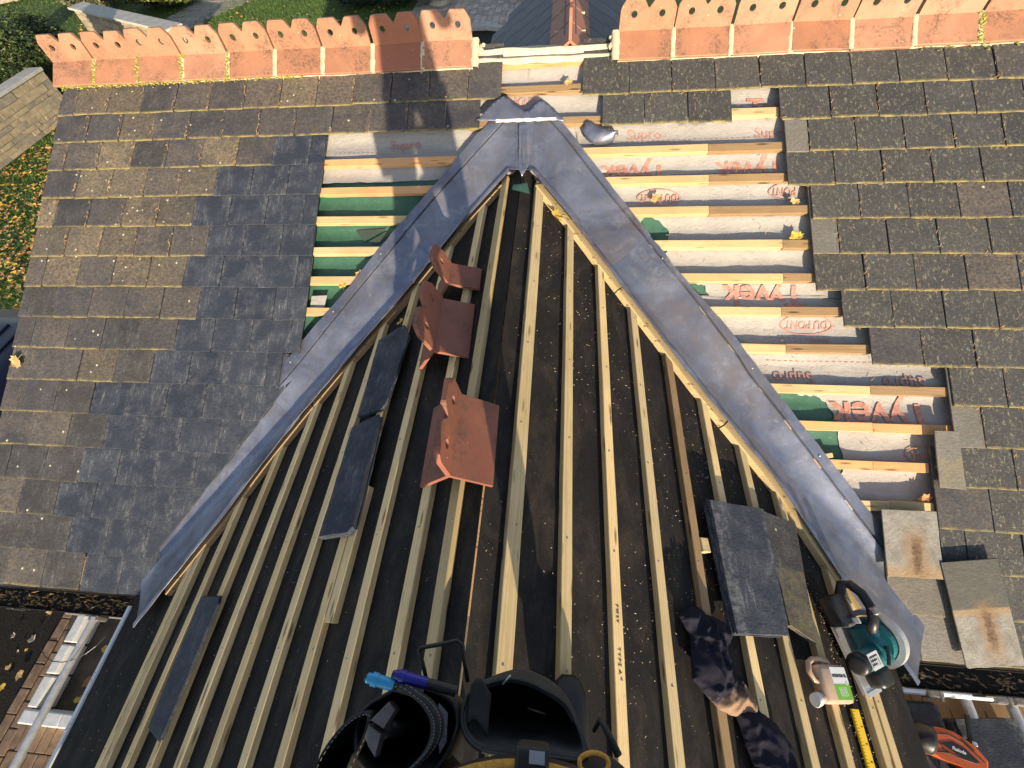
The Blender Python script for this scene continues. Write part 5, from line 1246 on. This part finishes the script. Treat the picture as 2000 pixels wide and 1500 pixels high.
# tool belt with pouches
belt = thing('tool_belt', 'black tool belt with orange webbing and a wide open suede pouch at the bottom centre', 'tool belt', FW(.16, -2.72, .62)); WB = I4
def bp(n, b, m, smooth=True, parent=belt): return b.out(n, m, parent, WB, smooth)
C0 = Vector(cam.location)
def ell(cx, cy, z, rx, ry, n=40): return [Vector((cx + rx * cos(2 * pi * k / n), cy + ry * sin(2 * pi * k / n), z)) for k in range(n)]
b = B(); strap = lambda rx, ry, z, h: [[Vector((px + rx * cos(a) , py + ry * sin(a), z + h * s)) for s in (0, 1)] for a in [pi * 2 * k / 56 for k in range(57)]]
def ring_band(rx, ry, z, h, th):
    rows = []
    for k in range(57):
        a = 2 * pi * k / 56; d_ = Vector((cos(a), sin(a), 0)); o = Vector((px + rx * cos(a), py + ry * sin(a), z)); rows.append([o, o + d_ * th, o + d_ * th + Vector((0, 0, h)), o + Vector((0, 0, h))])
    return B().loft(rows)
bp('belt_band', ring_band(.192, .152, .735, .05, .012), LEATH); bp('webbing', ring_band(.191, .151, .786, .004, .014), ORWEB)

# wide suede nail pouch
def bag(name, rim, m, depth, shrink, cx, cy, parent=belt, lip=.004, skew=(0, 0)):
    rim = [Vector(r) for r in rim]; n = len(rim); out = []
    c = sum(rim, Vector()) / n
    def ringk(k, off, sc):
        return [Vector((c.x + skew[0] * k + (r.x - c.x) * sc + off * (1 if r.x > c.x else -1) * abs(r.x - c.x) / .1, c.y + skew[1] * k + (r.y - c.y) * sc + off * (1 if r.y > c.y else -1), r.z - depth * k + (.004 * nz(r.x * 30, r.y * 30 + k * 3)))) for r in rim]
    rings = [ringk(k / 6, 0, 1 + (shrink - 1) * (k / 6) ** 1.6 + .06 * sin(pi * k / 6)) for k in range(6, -1, -1)]
    inn = [ringk(k / 6, -lip, (1 + (shrink - 1) * (k / 6) ** 1.6 + .06 * sin(pi * k / 6)) * .985) for k in range(0, 7)]
    return bp(name, B().loft(rings + inn), m, True, parent)
def smooth_loop(pts, n=48):
    k = len(pts); out = []
    for i in range(n):
        t = i / n * k; a = int(t); f = t - a; p0, p1, p2, p3 = (Vector(pts[(a + j) % k]) for j in (-1, 0, 1, 2))
        out.append(.5 * ((2 * p1) + (p2 - p0) * f + (2 * p0 - 5 * p1 + 4 * p2 - p3) * f * f + (3 * p1 - p0 - 3 * p2 + p3) * f ** 3))
    return out
RIM = smooth_loop([(.300, -2.660, .60), (.288, -2.622, .575), (.262, -2.594, .565), (.225, -2.578, .56), (.185, -2.571, .56), (.145, -2.578, .558), (.112, -2.600, .56), (.104, -2.630, .575), (.135, -2.662, .60), (.19, -2.668, .605), (.25, -2.660, .605)])
RIM = [r + Vector((.006 * nz(i * .21, 2), .006 * nz(i * .17, 7), .010 * nz(i * .19, 11))) for i, r in enumerate(RIM)]
pou = bag('suede_pouch', RIM, SUEDE, .22, .80, 0, 0, skew=(.0, .03))
bp('pouch_hem', B().tube(RIM + RIM[:1], .0032, 6, False), LEATH, True, pou)
fl = [[Vector((.112 + .036 * i / 8 + .004 * nz(i, j), -2.585 - .055 * j / 8 + .012 * sin(i * .5), .57 + .012 * sin(pi * i / 8) + .006 * j / 8)) for j in range(9)] for i in range(9)]
o = bp('pouch_flap', B().loft(fl, close=False), SUEDE, True, pou); o.modifiers.new('thickness', 'SOLIDIFY').thickness = .004
bp('loose_nail', B().tube([(.205, -2.612, .47), (.238, -2.618, .475)], .0014, 6).tube([(.165, -2.58, .565), (.178, -2.566, .578)], .0014, 6), STEEL)
# left tool holster with loops
RIM2 = smooth_loop([(-.075, -2.64, .55), (-.04, -2.610, .555), (.0, -2.594, .56), (.048, -2.596, .56), (.088, -2.612, .56), (.098, -2.650, .57), (.07, -2.70, .58), (.0, -2.72, .58), (-.06, -2.69, .57)])
hol = bag('tool_holster', RIM2, LEATH, .24, .7, 0, 0, skew=(-.0, .0))
CS = smooth_loop([(-.012, -2.603, .60), (.032, -2.607, .605), (.061, -2.627, .605), (.069, -2.65, .605), (.060, -2.674, .605), (.030, -2.70, .60), (-.01, -2.715, .60)], 40)[:33]
band = [[p + Vector((0, 0, -.035)), p + Vector((.010, .004, -.02)), p + Vector((.012, .004, .0)), p + Vector((.004, .0, .006)), p + Vector((-.006, -.002, .002)), p + Vector((-.006, -.002, -.03))] for p in CS]
lp = bp('holster_loop', B().loft(band), LEATH, True)
b = B(); b2 = B()
for i in range(1, 32):
    p = CS[i]; q = CS[min(i + 1, 32)]; d_ = (q - p) * .55; b.tube([p + Vector((.0095, .003, .0035)), p + d_ + Vector((.0095, .003, .0035))], .0005, 4); b.tube([p + Vector((.001, .0, .0072)), p + d_ + Vector((.001, .0, .0072))], .0005, 4)
bp('stitching', b, THREAD, False, lp)
cr = smooth_loop([(-.050, -2.634, .58), (-.075, -2.642, .58), (-.096, -2.664, .58), (-.112, -2.70, .585), (-.118, -2.75, .59), (-.07, -2.76, .60), (-.056, -2.70, .60), (-.046, -2.66, .59)], 40)
cres = bag('side_pouch', cr, LEATH, .20, .75, 0, 0)
b = B()
for i in range(0, 40): p = cr[i]; q = cr[(i + 1) % 40]; b.tube([p + Vector((.004, -.004, .004)), p + (q - p) * .5 + Vector((.004, -.004, .004))], .0006, 4)
bp('stitching', b, THREAD, False, cres)
bp('mesh_panel', B().add([(.066, -2.612, .590), (.082, -2.624, .585), (.086, -2.66, .585), (.078, -2.675, .588), (.072, -2.65, .594)], [(4, 3, 2, 1, 0)]), plain('grey_mesh', (.12, .12, .135), .7, 0, .5, 300, .3), False)
bp('hammer_wire', B().tube([(.030, -2.585, .545), (.024, -2.563, .562), (.013, -2.541, .566), (.016, -2.538, .567), (.05, -2.530, .566), (.078, -2.522, .562), (.088, -2.528, .558), (.094, -2.555, .55), (.100, -2.58, .53)], .0036, 8), BLACKP)
bp('buckle', B().tube(smooth_loop([(.281, -2.640, .794), (.296, -2.634, .794), (.311, -2.638, .794), (.310, -2.648, .794), (.296, -2.652, .794), (.282, -2.650, .794)], 24) + [Vector((.281, -2.640, .794))], .0026, 6), ORWEB)
bp('belt_keeper', B().box((.205, -2.672, .725), (.245, -2.634, .795), None, .006), LEATH); bp('keeper_tag', B().box((.222, -2.65, .7952), (.240, -2.638, .7962)), plain('grey_tag', (.35, .35, .37), .6), False)
tag(obj('hook_knife', *(lambda q: (q.v, q.f))(B().tube([(.314, -2.628, .58), (.322, -2.612, .60), (.330, -2.622, .60), (.345, -2.65, .62)], [.003, .0045, .005, .006], 8)), LEATH, None, I4, True), 'black curved tool handle hanging right of the wide pouch', 'tool')
# hammer head in the holster
ham = thing('hammer', 'hammer with grey faceted head hanging in the left holster', 'hammer', FW(-.02, -2.655, .6)); HM = plain('worn_steel', (.17, .145, .14), .5, .55, .25, 40, .2)
b = B()
for pol in ([(-.013, -2.616), (.000, -2.626), (-.0135, -2.652), (-.0375, -2.643)], [(-.0395, -2.648), (-.0155, -2.658), (-.018, -2.687), (-.031, -2.676), (-.041, -2.664)]):
    n = len(pol); cxx = sum(p[0] for p in pol) / n; cyy = sum(p[1] for p in pol) / n; b.loft([[Vector((x, y, .575)) for x, y in pol], [Vector((x, y, .598)) for x, y in pol], [Vector((cxx + (x - cxx) * .93, cyy + (y - cyy) * .93, .6005)) for x, y in pol]][::1])
b.out('head', HM, ham, I4); B().tube([(-.02, -2.655, .575), (.0, -2.66, .40), (.01, -2.66, .30)], [.012, .011, .014], 10).out('shaft', BLACKP, ham, I4, True)
# markers
for nm, lab, a, c, r, mm in (('marker', 'sky blue marker sticking out of the left pouch', (-.056, -2.588, .602), (-.010, -2.595, .597), .0105, plain('sky_blue_plastic', (.035, .33, .60), .35, 0, .05, 20, .02)), ('marker', 'dark blue marker beside the sky blue one', (-.012, -2.580, .602), (.042, -2.588, .590), .0100, plain('dark_blue_plastic', (.018, .018, .27), .35, 0, .05, 20, .02))):
    a, c = Vector(a), Vector(c); d_ = (c - a).normalized(); rt2 = thing(nm, lab, 'marker pen', Matrix.Translation(c), 'marker pens in the pouch')
    B().tube([a, a + d_ * .008, a + d_ * .0085, a + d_ * .018, a + d_ * .019, c], [r * .72, r * .78, r, r, r * .86, r * .86], 18).out('cap', mm, rt2, I4); B().tube([a - d_ * .004, a + d_ * .001], [r * .5, r * .6], 14).out('end_plug', BLACKP, rt2, I4)
    B().tube([c - d_ * .001, c + d_ * .05], r * .8, 14).out('barrel', BLACKP, rt2, I4)
